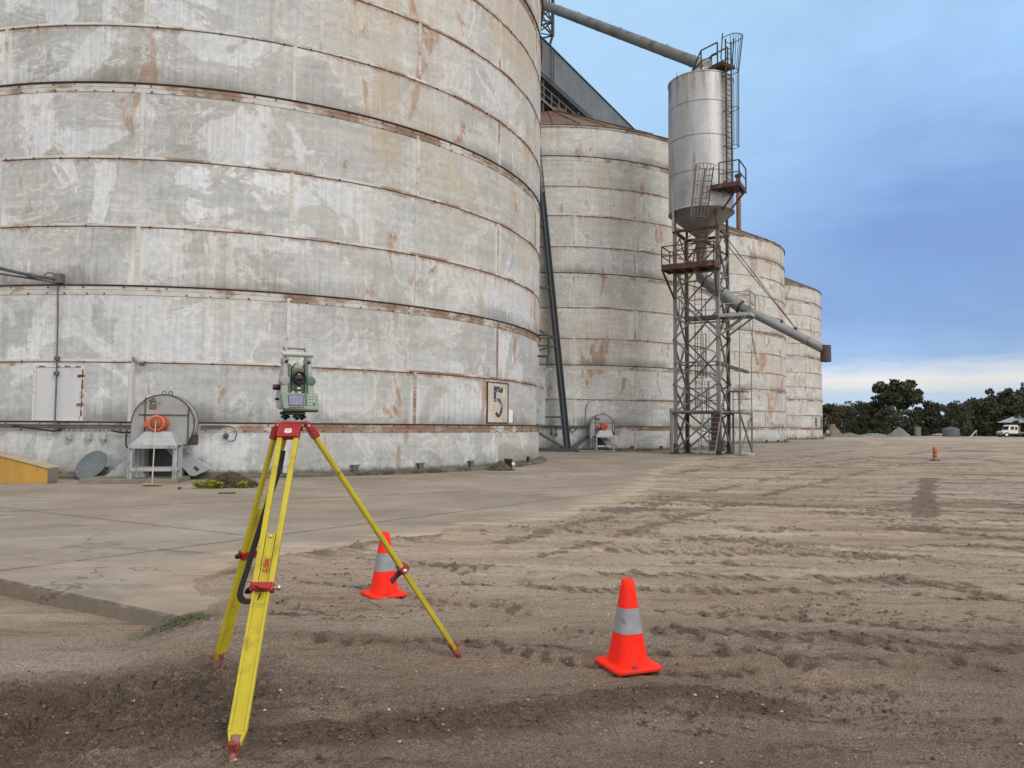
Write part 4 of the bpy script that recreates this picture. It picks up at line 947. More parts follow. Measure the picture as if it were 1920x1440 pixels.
for s_ in range(0, 3):
    mb = MB(); base = 29*s_; z0 = 25.9
    for o in (1.35, -1.35): mb.box(GW(base+.6, o, z0), (10.4, .06, .18), AXG)
    mb.box(GW(base+.6, 0, z0), (10.4, 2.6, .04), AXG)
    for tt in [base-4.5+1.28*i for i in range(9)]:
        for o in (1.35, -1.35): mb.bar(GW(tt, o, z0), GW(tt, o, z0+1.1), .06, up=E2)
    for o in (1.35, -1.35):
        for h in (.55, 1.1): mb.bar(GW(base-4.5, o, z0+h), GW(base+5.75, o, z0+h), .055)
    mb.bar(GW(base-4.5, 1.35, z0), GW(base-6.6, 1.9, 23.4), .06); mb.bar(GW(base-4.5, 1.35, z0+1.1), GW(base-6.6, 1.9, 24.5), .05)
    mb.build('catwalk', M('catwalk_steel', (.17, .17, .165), .7, var=.2), gal, world=True)
mb = MB()
for dt in (0, .45): mb.bar(GW(26.4+dt, 1.62, 27.75), GW(26.4+dt, 1.62, 30.45), .05, up=E2)
for i in range(9): mb.bar(GW(26.4, 1.62, 27.9+.29*i), GW(26.85, 1.62, 27.9+.29*i), .03)
mb.build('ladder', MDARK, gal, world=True)
# lattice transfer tower standing on the gallery
tr = thing('transfer_tower', 'dark lattice steel head frame above the gallery at the top edge', 'tower', GW(25, 0, 30.5))
ts = [22.2, 24.7, 27.3]
for o in (-1.3, 1.3):
    for tt in (22.2, 27.3):
        mb = MB(); mb.bar(GW(tt, o*.7, 30.6), GW(tt, o, 31.7), .14, up=E2); mb.bar(GW(tt, o, 31.65), GW(tt, o, 38), .2, up=E2); mb.build('leg', MDARK, tr, world=True)
mb = MB()
for i in range(6):
    z0, z1 = 31.7+i*1.1, 31.7+(i+1)*1.1
    for o in (-1.3, 1.3):
        mb.bar(GW(22.2, o, z0), GW(27.3, o, z0), .1)
        for a, b_ in ((22.2, 24.75), (24.75, 27.3)): mb.bar(GW(a, o, z0), GW(b_, o, z1), .08); mb.bar(GW(a, o, z1), GW(b_, o, z0), .08)
    for tt in (22.2, 27.3): mb.bar(GW(tt, -1.3, z0), GW(tt, 1.3, z0), .1); mb.bar(GW(tt, -1.3, z0), GW(tt, 1.3, z1), .07); mb.bar(GW(tt, 1.3, z0), GW(tt, -1.3, z1), .07)
mb.build('bracing', MDARK, tr, world=True)
mb = MB(); mb.box(GW(24.8, 0, 35.2), (4.8, 2.4, .1), AXG); mb.build('deck', MDARK, tr, world=True)

# ------------------------------------------------------------------ tower with the loading tank
T0 = V((9.2, 42.0, 0)); S4 = 2.4
def TW(a, b_, z): return T0+E1*a+E2*b_+V((0, 0, z))
AXT = (E1, E2, V((0, 0, 1)))
tow = thing('steel_tower', 'galvanised lattice tower carrying the loading tank, with rusty brown platform', 'tower', TW(1.2, 1.2, 0))
MTOW = MGALV
def rail(mb, pts, h=1.05, mid=.52, w_=.05, posts=True):
    for p, q in zip(pts[:-1], pts[1:]):
        p, q = V(p), V(q); L = (q-p).length; n = max(1, round(L/1.2)); U = V((0, 0, 1))
        mb.bar(p+U*h, q+U*h, w_); mb.bar(p+U*mid, q+U*mid, w_*.8)
        if posts:
            for i in range(n+1): c = p+(q-p)*i/n; mb.bar(c, c+U*h, w_, up=E2)
def ladder_mb(mb, p, q, side, w_=.42, step=.3, r=.028):
    p, q, side = V(p), V(q), V(side).normalized(); L = (q-p).length; n = int(L/step)
    for s_ in (-1, 1): mb.bar(p+side*s_*w_/2, q+side*s_*w_/2, r*2, r*1.6, up=side)
    for i in range(1, n+1): c = p+(q-p)*(i/(n+.5)); mb.tube(c-side*w_/2, c+side*w_/2, r*.55, n=6)
def cage_mb(mb, p, q, side, out, r0=.38, r1=None, hoops=4, bars=7, w_=.035, back=.05):
    p, q, side, out = V(p), V(q), V(side).normalized(), V(out).normalized(); r1 = r1 or r0
    def pt(c, r, a): return c+out*(r*1.0+back)+(side*math.cos(a)+out*math.sin(a))*r
    hs = []
    for i in range(hoops):
        k = i/(hoops-1); c = p+(q-p)*k; r = r0+(r1-r0)*k; aa = [math.pi*j/10 for j in range(11)]
        loop = [c+side*r]+[pt(c, r, a) for a in aa]+[c-side*r]; mb.path(loop, w_*.6, 5, flat=(w_*.75, w_*.4))
    for j in range(bars):
        a = math.pi*(j+.5)/bars; mb.bar(pt(p, r0, a), pt(q, r1, a), w_, .012, up=out)
LEGS = [(0, 0), (S4, 0), (0, S4), (S4, S4)]
for a, b_ in LEGS:
    mb = MB(); sa, sb = (1 if a == 0 else -1), (1 if b_ == 0 else -1)
    mb.box(TW(a, b_-.0, 6.35), (.20, .016, 12.6), AXT); mb.box(TW(a-sa*.09, b_+sb*.10, 6.35), (.016, .19, 12.6), AXT); mb.box(TW(a+sa*.09, b_+sb*.05, 6.35), (.016, .085, 12.6), AXT)
    lg = mb.build('leg', MTOW, tow, world=True)
    mb = MB(); mb.box(TW(a, b_, .04), (.42, .42, .08), AXT); mb.box(TW(a, b_+.02*sb, .32), (.26, .24, .5), AXT); mb.build('foot_plate', MDARK, lg, world=True)
FACES = [((0, 0), (S4, 0)), ((S4, 0), (S4, S4)), ((0, S4), (S4, S4)), ((0, 0), (0, S4))]
lv = [.25, 2.35], [2.35, 3.92], [3.92, 6.47], [6.47, 9.0], [9.0, 11.5]
for (p0, p1) in FACES:
    mb = MB(); c = V(((p0[0]+p1[0])/2, (p0[1]+p1[1])/2, 0)); outv = (c-V((1.2, 1.2, 0))).normalized()*.07; o2 = outv*1.55
    f_ = lambda p, z, o: TW(p[0]+o.x, p[1]+o.y, z)
    for z0, z1 in lv:
        mb.bar(f_(p0, z0, outv), f_(p1, z1, outv), .085, .085); mb.bar(f_(p0, z1, o2), f_(p1, z0, o2), .085, .085)
    mb.bar(f_(p0, 11.5, outv), f_((c.x, c.y), 12.5, outv), .08, .02); mb.bar(f_(p1, 11.5, outv), f_((c.x, c.y), 12.5, outv), .08, .02)
    for z in (5.12, 7.65, 10.15): mb.bar(f_(p0, z, outv*.2), f_(p1, z, outv*.2), .10, .08)
    mb.build('bracing', MTOW, tow, world=True)
mb = MB(); k = .12
for p0, p1 in FACES:
    d_ = (V((p1[0]-p0[0], p1[1]-p0[1], 0))).normalized()*k; mb.bar(TW(p0[0]-d_.x, p0[1]-d_.y, 12.62), TW(p1[0]+d_.x, p1[1]+d_.y, 12.62), .14, .16)
for a, b_ in LEGS: mb.bar(TW(a, b_, 12.6), TW(1.2+(a-1.2)*.98, 1.2+(b_-1.2)*.98, 14.0), .11)
for i in range(4): a, b_ = LEGS[i]; mb.bar(TW(a, b_, 11.5), TW(1.2, 1.2, 12.2), .06)
mb.build('top_frame', MBROWN, tow, world=True)
mb = MB(); mb.tube(TW(-.02, -.16, 12.6), TW(-.02, -.16, 15.0), .07, n=8); mb.build('pole', MGREYL, tow, world=True)
# base deck, first-level rails and caged ladder
mb = MB(); mb.box(TW(1.2, 1.0, 2.38), (2.7, 2.6, .05), AXT)
for z in (0,): 
    for b_ in (-.13, 2.42): mb.box(TW(1.2, b_, 2.35), (2.75, .07, .16), AXT)
    for a in (-.15, 2.55): mb.box(TW(a, 1.1, 2.35), (.07, 2.5, .16), AXT)
dk1 = mb.build('deck', MTOW, tow, world=True)
mb = MB(); rail(mb, [TW(.35, 1.6, 2.4), TW(2.3, 1.6, 2.4)], 1.35, .65, .045); rail(mb, [TW(.35, .5, 2.4), TW(.35, 1.6, 2.4)], 1.35, .65, .045); mb.build('railing', MDARK, dk1, world=True)
mb = MB(); ladder_mb(mb, TW(1.72, -.22, .02), TW(1.72, -.22, 4.0), E1, .42, .33, .022); cage_mb(mb, TW(1.72, -.22, 2.55), TW(1.72, -.22, 4.0), E1, -E2, .36, .40, 3, 8, .035); mb.build('ladder', M('thin_ladder_steel', (.20, .20, .195), .6), tow, world=True)
mb = MB(); ladder_mb(mb, TW(2.0, -1.15, .02), TW(2.15, -.15, 2.4), E1, .95, .26, .03); mb.build('step_ladder', MTOW, tow, world=True)
mb = MB(); ladder_mb(mb, TW(.75, 2.1, 2.4), TW(.75, 2.1, 10.2), E1, .4, .33, .022); cage_mb(mb, TW(.75, 2.1, 4.4), TW(.75, 2.1, 7.0), E1, E2, .34, .34, 4, 6, .03); mb.build('ladder', MDARK, tow, world=True)
# drain pipe against the left leg and control box by the right legs
mb = MB(); mb.path([TW(-.10, -.2, 2.3), TW(-.16, -.2, 2.42), TW(-.16, -.2, .1)], .10, 8); mb.tube(TW(-.16, -.2, 2.3), TW(-.16, -.2, 2.55), .13, .10, 10); mb.build('down_pipe', MTOW, tow, world=True)
mb = MB(); mb.box(TW(2.25, .15, 1.3), (.5, .35, 2.0), AXT); mb.box(TW(2.3, .05, .5), (.8, .5, .6), AXT); cbx = mb.build('control_cabinet', M('dark_cabinet', (.06, .065, .07), .6, var=.3), tow, world=True)
mb = MB(); mb.tube(TW(2.42, -.16, 1.25), TW(2.42, -.16, 1.75), .09, .05, 10); mb.build('hose_reel', M('faded_red', (.30, .05, .05), .6), cbx, world=True)
# upper brown platform
mb = MB(); za = 10.38
mb.box(TW(1.08, -.5, za-.02), (2.85, 1.42, .05), AXT)
for b_, h in ((-1.21, .30), (.22, .22)): mb.box(TW(1.08, b_, za-.02), (2.88, .05, h), AXT)
for a in (-.36, 2.53): mb.box(TW(a, -.5, za-.02), (.05, 1.40, .30), AXT)
for i in range(4): mb.box(TW(.1+.7*i, -.5, za-.13), (.09, 1.36, .16), AXT)
dk2 = mb.build('platform', MBROWN, tow, world=True)
mb = MB(); rail(mb, [TW(-.36, .2, za), TW(-.36, -1.21, za), TW(2.53, -1.21, za), TW(2.53, .2, za)], 1.15, .6, .055)
mb.bar(TW(-.36, .2, za+1.15), TW(2.5, .2, za+1.15), .045); mb.build('railing', MBROWN, dk2, world=True)
mb = MB()
for a, b1 in ((-.36, 0), (2.53, S4)): mb.bar(TW(a, -1.2, za-.12), TW(b1, -.1, 8.75), .10, .08)
for a in (0, S4): mb.bar(TW(a, -1.2, za-.1), TW(a, 0, za-.1), .1)
mb.build('strut', MBROWN, dk2, world=True)
mb = MB(); ladder_mb(mb, TW(1.3, -.2, za), TW(1.75, -.2, 12.75), E1, .5, .3, .035); mb.build('ladder', MBROWN, tow, world=True)
# mid deck
mb = MB(); mb.box(TW(1.5, .6, 7.62), (1.9, 1.3, .06), AXT); mb.box(TW(1.5, -.05, 7.6), (1.9, .06, .18), AXT); dk3 = mb.build('deck', MDARK, tow, world=True)
mb = MB(); rail(mb, [TW(.2, 2.0, 7.65), TW(2.2, 2.0, 7.65)], 1.3, .65, .045); rail(mb, [TW(.15, .3, 7.65), TW(.15, 2.0, 7.65)], 1.3, .65, .045); mb.build('railing', MTOW, dk3, world=True)
# spout platform cantilevered to the right
mb = MB(); zb = 7.68
mb.box(TW(3.3, .65, zb), (1.7, 1.3, .05), AXT)
for b_ in (-.02, 1.32): mb.box(TW(3.28, b_, zb-.03), (1.76, .07, .18), AXT)
mb.box(TW(4.15, .65, zb-.03), (.07, 1.3, .18), AXT)
dk4 = mb.build('platform', MGREYL, tow, world=True)
mb = MB(); rail(mb, [TW(2.5, -.02, zb), TW(4.15, -.02, zb), TW(4.15, 1.3, zb), TW(2.5, 1.3, zb)], 1.2, .6, .05)
mb.box(TW(4.12, .62, zb+.85), (.05, 1.0, .6), AXT); mb.build('railing', MGREYL, dk4, world=True)
mb = MB()
for b_ in (0, 1.3): mb.bar(TW(4.0, b_, zb-.1), TW(2.45, b_, 6.5), .08); mb.bar(TW(3.3, b_, zb-.1), TW(2.45, b_, 7.0), .06)
mb.build('strut', MTOW, dk4, world=True)
mb = MB(); mb.bar(TW(2.4, -.1, 5.02), TW(2.4, 7.4, 5.02), .16, .18); mb.build('boom', MDARK, tow, world=True)
# lower annex stand
mb = MB(); mb.box(TW(3.0, 1.5, 2.33), (1.2, 3.1, .07), AXT)
for a in (2.45, 3.55): mb.box(TW(a, 1.5, 2.3), (.07, 3.1, .16), AXT)
dk5 = mb.build('annex_deck', MTOW, tow, world=True)
for a, b_, z1 in ((3.55, .0, 5.0), (3.55, 3.0, 5.0), (2.5, 3.0, 3.7)):
    mb = MB(); mb.bar(TW(a, b_, .0), TW(a, b_, 2.4), .10, up=E2); mb.bar(TW(a, b_, 2.4), TW(a, b_, z1), .045, up=E2); mb.build('post', MTOW, dk5, world=True)
mb = MB(); mb.bar(TW(3.55, .1, 2.2), TW(3.55, 2.9, .2), .08); mb.bar(TW(3.55, 2.9, 2.2), TW(3.55, .1, .2), .06); rail(mb, [TW(2.5, 3.0, 2.38), TW(3.55, 3.0, 2.38), TW(3.55, 0, 2.38)], 1.3, .75, .04, False); mb.box(TW(3.0, 1.9, 3.55), (.95, 1.6, .07), AXT); mb.tube(TW(3.1, 1.9, 3.5), TW(3.1, 1.9, 2.4), .05, n=6); mb.build('railing', MTOW, dk5, world=True)
mb = MB(); mb.bar(TW(4.02, .02, zb-.1), TW(3.9, 3.0, 5.1), .025); mb.bar(TW(3.55, 0, 5.0), TW(3.6, .05, zb-.1), .022, up=E2); mb.bar(TW(4.02, 1.3, zb-.1), TW(3.55, 3.0, 5.0), .022, up=E2); mb.build('cable', MCAB, tow, world=True)
# white board on the ground by the annex
p_ = onz(1400, 852, .05); bd = thing('loose_board', 'white board lying on the ground by the tower annex', 'board', (p_.x, p_.y, 0)); mb = MB(); mb.box((0, 0, .10), (.75, .9, .08), (V((.9, -.43, -.12)).normalized(), V((.43, .9, 0)).normalized(), V((.1, -.05, .99)).normalized())); mb.build('board', M('white_board', (.5, .48, .45), .7), bd)

# tank
m, t, b = new_mat('tank_galvanised')
tc = t.add('ShaderNodeTexCoord').outputs['Object']; x, y, z = t.sep(tc); an = t.mul(t.math('ARCTAN2', y, x), 1.83)
P = t.comb(an, z, 0); st_ = t.noise(t.mapping(P, (2.2, .22, 1)), 1., 7, .62, .3); n = t.noise(P, .8, 7, .6); f = t.noise(P, 9, 5, .6)
col = t.ramp(n, [(.3, (.36, .365, .378, 1)), (.7, (.50, .505, .52, 1))]); col = t.mix(t.mul(t.ss(st_, .53, .70), .6), col, (.17, .145, .13, 1)); col = t.mix(t.mul(t.mul(t.ss(st_, .45, .6), t.ss(z, 5.6, 7.7)), .5), col, (.16, .12, .10, 1))
k = t.lin(f, .3, .7, .9, 1.08); col = t.mix(1., col, t.comb(k, k, k), 'MULTIPLY')
for zz in (2.06, 4.06, 6.0):
    dd = t.math('ABSOLUTE', t.math('SUBTRACT', z, zz)); col = t.mix(t.mul(t.ss(dd, .05, .02), .6), col, (.12, .105, .10, 1))
t.link(col, b.inputs['Base Color']); b.inputs['Metallic'].default_value = .55; t.link(t.lin(n, .3, .7, .42, .56), b.inputs['Roughness']); t.link(t.bump(t.noise(P, .7, 2, .5), .3, .05), b.inputs['Normal'])
MTANK = m
RTK = 1.83; zt0, zt1 = 13.75, 21.45
tank = thing('hopper_tank', 'tall shiny galvanised hopper tank on top of the steel tower', 'tank', TW(1.2, 1.2, zt0)); tank.rotation_euler.z = math.atan2(E1.y, E1.x)
mb = MB(); mb.lathe([(RTK, 0), (RTK, zt1-zt0)], n=64)
for zz in (2.06, 4.06, 6.0): mb.lathe([(RTK, zz-.02), (RTK+.012, zz), (RTK, zz+.02)], n=64)
mb.lathe([(RTK+.03, 0), (RTK+.03, .08), (RTK, .08)], n=64); mb.lathe([(RTK+.03, zt1-zt0-.06), (RTK+.03, zt1-zt0), (RTK-.05, zt1-zt0)], n=64)
for zz, a in ((2.1, 3.9), (4.1, 4.75), (6.05, 4.2)): 
    mb.box((RTK*math.cos(a), RTK*math.sin(a), zz+.95), (.02, .03, 1.9), (V((math.cos(a), math.sin(a), 0)), V((-math.sin(a), math.cos(a), 0)), V((0, 0, 1))))
mb.build('shell', MTANK, tank)
mb = MB(); mb.lathe([(RTK+.03, zt1-zt0), (.45, zt1-zt0+.55), (.45, zt1-zt0+.8), (0, zt1-zt0+.82)], n=48, smooth=False); mb.build('roof', MTANK, tank)
mb = MB(); mb.lathe([(RTK+.028, .0), (RTK, -.02), (.34, -1.30), (.34, -1.5), (0, -1.5)], n=48); mb.build('hopper_cone', M('cone_grey', (.20, .20, .185), .55, .2, var=.15, scale=2, over=((.12, .11, .095), 1.5, .6, .05)), tank)
mb = MB(); mb.tube((0, 0, -1.45), (0, 0, -3.4), .33, .27, 14); mb.box((0, 0, -1.55), (.85, .85, .12)); mb.build('chute', M('chute_grey', (.21, .185, .175), .7, var=.25, streak=True), tank)
la = R_(-24); o_ = V((math.cos(la), math.sin(la), 0)); s_ = V((-o_.y, o_.x, 0))
mb = MB(); ladder_mb(mb, o_*(RTK+.16)+V((0, 0, .9)), o_*(RTK+.16)+V((0, 0, 9.5)), s_, .48, .3, .036)
for z in (1.4, 3.4, 5.4, 7.4):
    for q in (-1, 1): mb.bar(o_*(RTK-.02)+s_*.24*q+V((0, 0, z)), o_*(RTK+.16)+s_*.24*q+V((0, 0, z)), .05)
ld = mb.build('ladder', M('ladder_dark', (.075, .058, .052), .7, var=.3), tank)
mb = MB(); cage_mb(mb, o_*(RTK+.16)+V((0, 0, 3.3)), o_*(RTK+.16)+V((0, 0, 7.6)), s_, o_, .27, .29, 3, 7, .04); cage_mb(mb, o_*(RTK+.16)+V((0, 0, 7.6)), o_*(RTK+.05)+V((0, 0, 9.5)), s_, o_, .29, .46, 2, 9, .045); mb.build('cage', M('cage_dark', (.04, .055, .06), .6), ld)
# roof walkway and its handrail
mb = MB(); hz_ = zt1-zt0
mb.box(o_*1.25+V((0, 0, hz_+.42)), (1.5, .95, .07), (o_, s_, V((0, 0, 1)))); mb.box(o_*1.95+V((0, 0, hz_+.36)), (.1, 1.0, .2), (o_, s_, V((0, 0, 1))))
for q in (-.42, .42): mb.bar(o_*.7+s_*q+V((0, 0, hz_+.25)), o_*1.9+s_*q+V((0, 0, hz_+.38)), .08, .14)
wk = mb.build('roof_walkway', MBROWN, tank)
mb = MB(); U = V((0, 0, 1))
for q in (-.46, .46):
    a_, b_, c_ = o_*-.35+s_*q+U*(hz_+.55), o_*.45+s_*q+U*(hz_+.45), o_*1.6+s_*q+U*(hz_+.45)
    mb.bar(b_, b_+U*1.25, .06, up=E2); mb.bar(c_, c_+U*1.25, .06, up=E2); mb.bar(b_+U*1.25, c_+U*1.25, .06); mb.bar(b_+U*.6, c_+U*.6, .05); mb.bar(a_, b_+U*1.25, .06); mb.bar(a_+U*.1, b_+U*.6, .05)
    e_ = o_*2.05+s_*q*1.1+U*(hz_+.3); mb.path([e_, e_+o_*-.18+U*.35, e_+o_*-.05+U*1.75], .035, 6)
mb.build('handrail', M('cage_dark', (.04, .055, .06)), wk)
# mid platform with the second caged ladder
zp = .95
mb = MB(); mb.box((1.82, -1.0, zp), (1.5, 1.7, .05)); mb.box((1.82, -1.85, zp-.03), (1.56, .06, .24)); mb.box((2.58, -1.0, zp-.03), (.06, 1.7, .24)); mb.box((1.06, -1.75, zp-.03), (.06, .4, .24))
for x in (1.4, 1.9, 2.4): mb.box((x, -1.05, zp-.12), (.08, 1.5, .14))
mp = mb.build('platform', MBROWN, tank)
mb = MB(); rail(mb, [V((2.58, -.2, zp)), V((2.58, -1.85, zp)), V((1.5, -1.85, zp))], 1.25, .62, .055); mb.build('railing', M('cage_dark', (.04, .055, .06)), mp)
mb = MB(); mb.bar((2.56, -1.75, zp-.1), (1.5, -1.1, -.2), .08); mb.bar((2.56, -.4, zp-.1), (1.72, -.35, -.1), .08); mb.build('strut', MBROWN, mp)
mb = MB(); p0, p1 = V((.58, -2.12, -1.25)), V((1.02, -2.0, 2.0)); ladder_mb(mb, p0, p1, V((1, 0, 0)), .46, .3, .032); l2 = mb.build('ladder', MBROWN, tank)
mb = MB(); cage_mb(mb, p0+(p1-p0)*.12, p1, V((1, 0, 0)), V((-.35, -1, 0)), .36, .42, 4, 7, .038); mb.build('cage', M('cage_grey', (.16, .165, .165), .6), l2)

# ------------------------------------------------------------------ grain spouts
tcn = TW(1.2, 1.2, 0)
s0 = GW(24.5, .4, 33.5); s1 = tcn+V((.15, -.1, 22.55))
d_ = (s1-s0).normalized(); pd = s1-d_*.1
sp1 = thing('grain_spout', 'long grey steel spout slanting from the silo tops down to the tank', 'spout', s1)
mb = MB(); mb.tube(s0, pd, .33, n=20); L = (pd-s0).length
mb.build('pipe', M('spout_grey', (.165, .172, .18), .55, .25, var=.18, scale=.9, over=((.12, .105, .095), 1.0, .60, .06), streak=False), sp1, world=True)
for i in range(1, 9):
    c = s0+(pd-s0)*(i/8.35); mb = MB(); mb.tube(c-d_*.02, c+d_*.02, .348, n=20); 
    if i % 2: mb.box(c+V((0, 0, .38)), (.07, .07, .16))
    mb.build('flange', M('flange_grey', (.15, .15, .15), .6), sp1, world=True)
mb = MB(); mb.tube(pd-d_*.1, pd+d_*.42, .37, n=20); mb.tube(pd+d_*.15+V((0, 0, -.1)), tcn+V((.1, -.05, 21.9)), .30, n=16); mb.build('elbow', M('elbow_pale', (.42, .42, .42), .5, .2), sp1, world=True)
k0 = TW(1.2, 1.2, 10.35); k1 = TW(1.45, 1.2, 9.85); k2 = TW(2.4, 1.2, 9.05); k3 = TW(3.35, 1.2, 8.25); k4 = TW(7.75, 1.2, 5.62)
sp2 = thing('loading_spout', 'grey loading spout sloping out from the tower with a turned-down end', 'spout', k1)
MSP = M('spout_bright', (.27, .28, .29), .42, .45, var=.18, scale=1.1, over=((.16, .14, .125), 1.3, .60, .06))
mb = MB(); mb.path([k0, TW(1.22, 1.2, 10.1), k1, TW(1.75, 1.2, 9.58), k2, k3], .35, 18); mb.build('elbow', MSP, sp2, world=True)
mb = MB(); mb.tube(k3-(k4-k3)*.03, k4, .245, n=20); mb.build('pipe', MSP, sp2, world=True)
mb = MB(); dk_ = (k4-k3).normalized()
for c, r_ in ((k3, .39), (k2, .385), (k1, .385)): mb.tube(c-dk_*.04, c+dk_*.04, r_, n=20)
mb.build('flange', MDARK, sp2, world=True)
mb = MB(); mb.tube(k4+V((0, 0, .25)), k4+V((0, 0, -.60)), .265, .27, 20); mb.lathe([(.27, 0), (.24, 0), (.24, .5)], k4+V((0, 0, -.62)), n=20); mb.build('end_nozzle', M('nozzle_dark', (.075, .06, .058), .65, var=.3), sp2, world=True)
cp = k3+(k4-k3)*.66
mb = MB(); mb.box(cp+V((0, 0, .32)), (.18, .06, .18), AXT); mb.box(k3+(k4-k3)*.5+V((0, 0, .34)), (.14, .05, .2), AXT); mb.build('cable_lug', MDARK, sp2, world=True)
for zc, o in ((12.5, .0), (12.1, .06)):
    mb = MB(); mb.bar(TW(S4+.05, 1.2+o, zc), cp+V((0, 0, .36)), .045); mb.build('stay_cable', MPIPE, sp2, world=True)
# rusty vent pipe on the third silo's roof
p_ = at(1385, 431, 84.5); vpz = at(1385, 333, 84.5).z
vt = thing('vent_pipe', 'rusty vertical vent pipe standing on the third silo roof', 'pipe', (p_.x, p_.y, p_.z))
mb = MB(); mb.tube((0, 0, -.6), (0, 0, vpz-p_.z), .26, n=14)
for i in range(16): mb.box((.30, 0, .2+i*.36), (.10, .05, .06))
mb.build('pipe', M('rust_pipe', (.19, .11, .085), .8, var=.3, scale=2), vt)
mb = MB(); mb.lathe([(.26, 0), (.34, .04), (.42, .22), (.36, .34), (.1, .5), (0, .5)], (0, 0, vpz-p_.z), n=14); mb.tube((0, 0, -.65), (0, 0, -.2), .55, .35, 14); mb.build('cap', MDARK, vt)

# leaning channel strut between the first two silos
b0 = onz(1066, 846.5, 0); b0 = V((3.35, 44.6, 0)); b1 = at(1011.5, 318, 45.6)
stt = thing('steel_strut', 'dark blue-grey steel channel leaning upright between the first two silos', 'strut', b0)
mb = MB(); d_ = (b1-b0); ext = b0+d_*1.25
x_ = V((.97, -.10, 0)).normalized(); z_ = (ext-b0).normalized(); y_ = z_.cross(x_).normalized(); x_ = y_.cross(z_)
c = (b0+ext)/2; Ln = (ext-b0).length
mb.box(c, (.42, .03, Ln), (x_, y_, z_)); mb.box(c+x_*.20-y_*.10, (.03, .20, Ln), (x_, y_, z_)); mb.box(c-x_*.20-y_*.10, (.03, .20, Ln), (x_, y_, z_)); mb.tube(b0-x_*.03+z_*.05-y_*.10*0+y_*-.09, ext-x_*.03-y_*.09, .06, n=8)
mb.build('channel', MBLUE, stt, world=True)
fr_ = lambda k: b0+(ext-b0)*k
def zk(z): return z/ext.z
for z, dx_, dz_ in ((2.05, (-2.6, -1.2), -.02), (9.9, (-2.6, -1.2), 0), (13.9, (-2.6, -1.2), 0), (6.75, (-2.2, -1.3), .95), (6.4, (-2.2, -1.3), -.75), (.08, (-3.0, -1.4), 1.75), (.08, (1.35, .35), .9)):
    mb = MB(); mb.bar(fr_(zk(z)), fr_(zk(z))+V((dx_[0], dx_[1], dz_)), .12); mb.build('brace', MDARK, stt, world=True)
mb = MB(); mb.box(b0+V((0, 0, .03)), (1.3, .8, .06)); mb.bar(b0+V((-3.2, -.6, .12)), b0+V((3.2, .25, .12)), .16)
mb.build('base_beam', MDARK, stt, world=True)

# ------------------------------------------------------------------ trees beyond the yard
m, t, b = new_mat('eucalypt_leaf')
pos = t.add('ShaderNodeNewGeometry').outputs['Position']; oi = t.add('ShaderNodeObjectInfo').outputs['Random']
n = t.noise(pos, .55, 4, .6); wn = t.add('ShaderNodeNewGeometry').outputs['Random Per Island']
col = t.ramp(t.sum(t.mul(n, .6), t.mul(wn, .4)), [(.3, (.030, .040, .024, 1)), (.5, (.056, .067, .038, 1)), (.7, (.10, .108, .062, 1))])
col = t.mix(t.ss(oi, .6, 1., 0, .55), col, (.052, .040, .026, 1)); k = t.lin(oi, 0, 1, .8, 1.2); col = t.mix(1., col, t.comb(k, k, k), 'MULTIPLY')
t.link(col, b.inputs['Base Color']); b.inputs['Roughness'].default_value = .65; b.inputs['Specular IOR Level'].default_value = .25; MLEAF = m
MBARK = M('eucalypt_bark', (.12, .10, .085), .85, var=.35, scale=1.5)
def crown_mesh(kind, seed):
    r = np.random.RandomState(seed); quads = []
    if kind == 'gum':       # clumps held high on the limbs, sky showing between them
        clumps = [(r.normal(0, .20), r.normal(0, .2), .50+.44*r.rand()**.9, .07+.05*r.rand()) for _ in range(40)]
        clumps = [(x*(1.35 if z < .78 else .85), y, z, s) for x, y, z, s in clumps]
    else:
        clumps = []
        for _ in range(34):
            z = .06+.88*r.rand(); w = (.46 if kind == 'bush' else .38)*math.sqrt(max(.05, 1-((z-.38)/.66)**2))
            a = r.rand()*6.283; q = r.rand()**.5; clumps.append((w*q*math.cos(a), w*q*math.sin(a), z, .09+.07*r.rand()))
    for cx, cy, cz, s in clumps:
        nq = 120 if kind == 'gum' else 100
        d = r.normal(size=(nq, 3)); d /= np.linalg.norm(d, axis=1)[:, None]; rad = s*(.55+.5*r.rand(nq))
        p = np.array([cx, cy, cz])+d*rad[:, None]*np.array([1.15, 1.15, .8])
        u = r.normal(size=(nq, 3)); u /= np.linalg.norm(u, axis=1)[:, None]; w = np.cross(u, r.normal(size=(nq, 3))); w /= np.linalg.norm(w, axis=1)[:, None]
        l = (.016+.018*r.rand(nq))[:, None]; quads.append(np.stack([p-u*l-w*l*.55, p+u*l-w*l*.55, p+u*l+w*l*.55, p-u*l+w*l*.55], 1))
    q = np.concatenate(quads).reshape(-1, 3); n = len(q)
    me = bpy.data.meshes.new('crown'); me.from_pydata(q.tolist(), [], [(i, i+1, i+2, i+3) for i in range(0, n, 4)]); me.materials.append(MLEAF); me.update()
    tb = MB(); rd = random.Random(seed)
    pts = [V((0, 0, -.02)), V((.01, 0, .18)), V((-.012, .01, .36)), V((.01, 0, .52))]
    for i in range(3): tb.tube(pts[i], pts[i+1], .028-.006*i, .022-.006*i, 7)
    for cx, cy, cz, s in clumps[::2]:
        z0 = max(.08, min(.5, cz-.28)); f = z0/.52*3; k_ = min(2, int(f)); st = pts[k_]+(pts[k_+1]-pts[k_])*(f-k_); md = (st+V((cx, cy, cz)))/2+V((0, 0, -.03))
        tb.tube(st, md, .011, .008, 5); tb.tube(md, V((cx, cy, cz)), .008, .003, 5)
    tm = tb.build('trunk', MBARK); tme = tm.data; bpy.data.objects.remove(tm)
    return me, tme
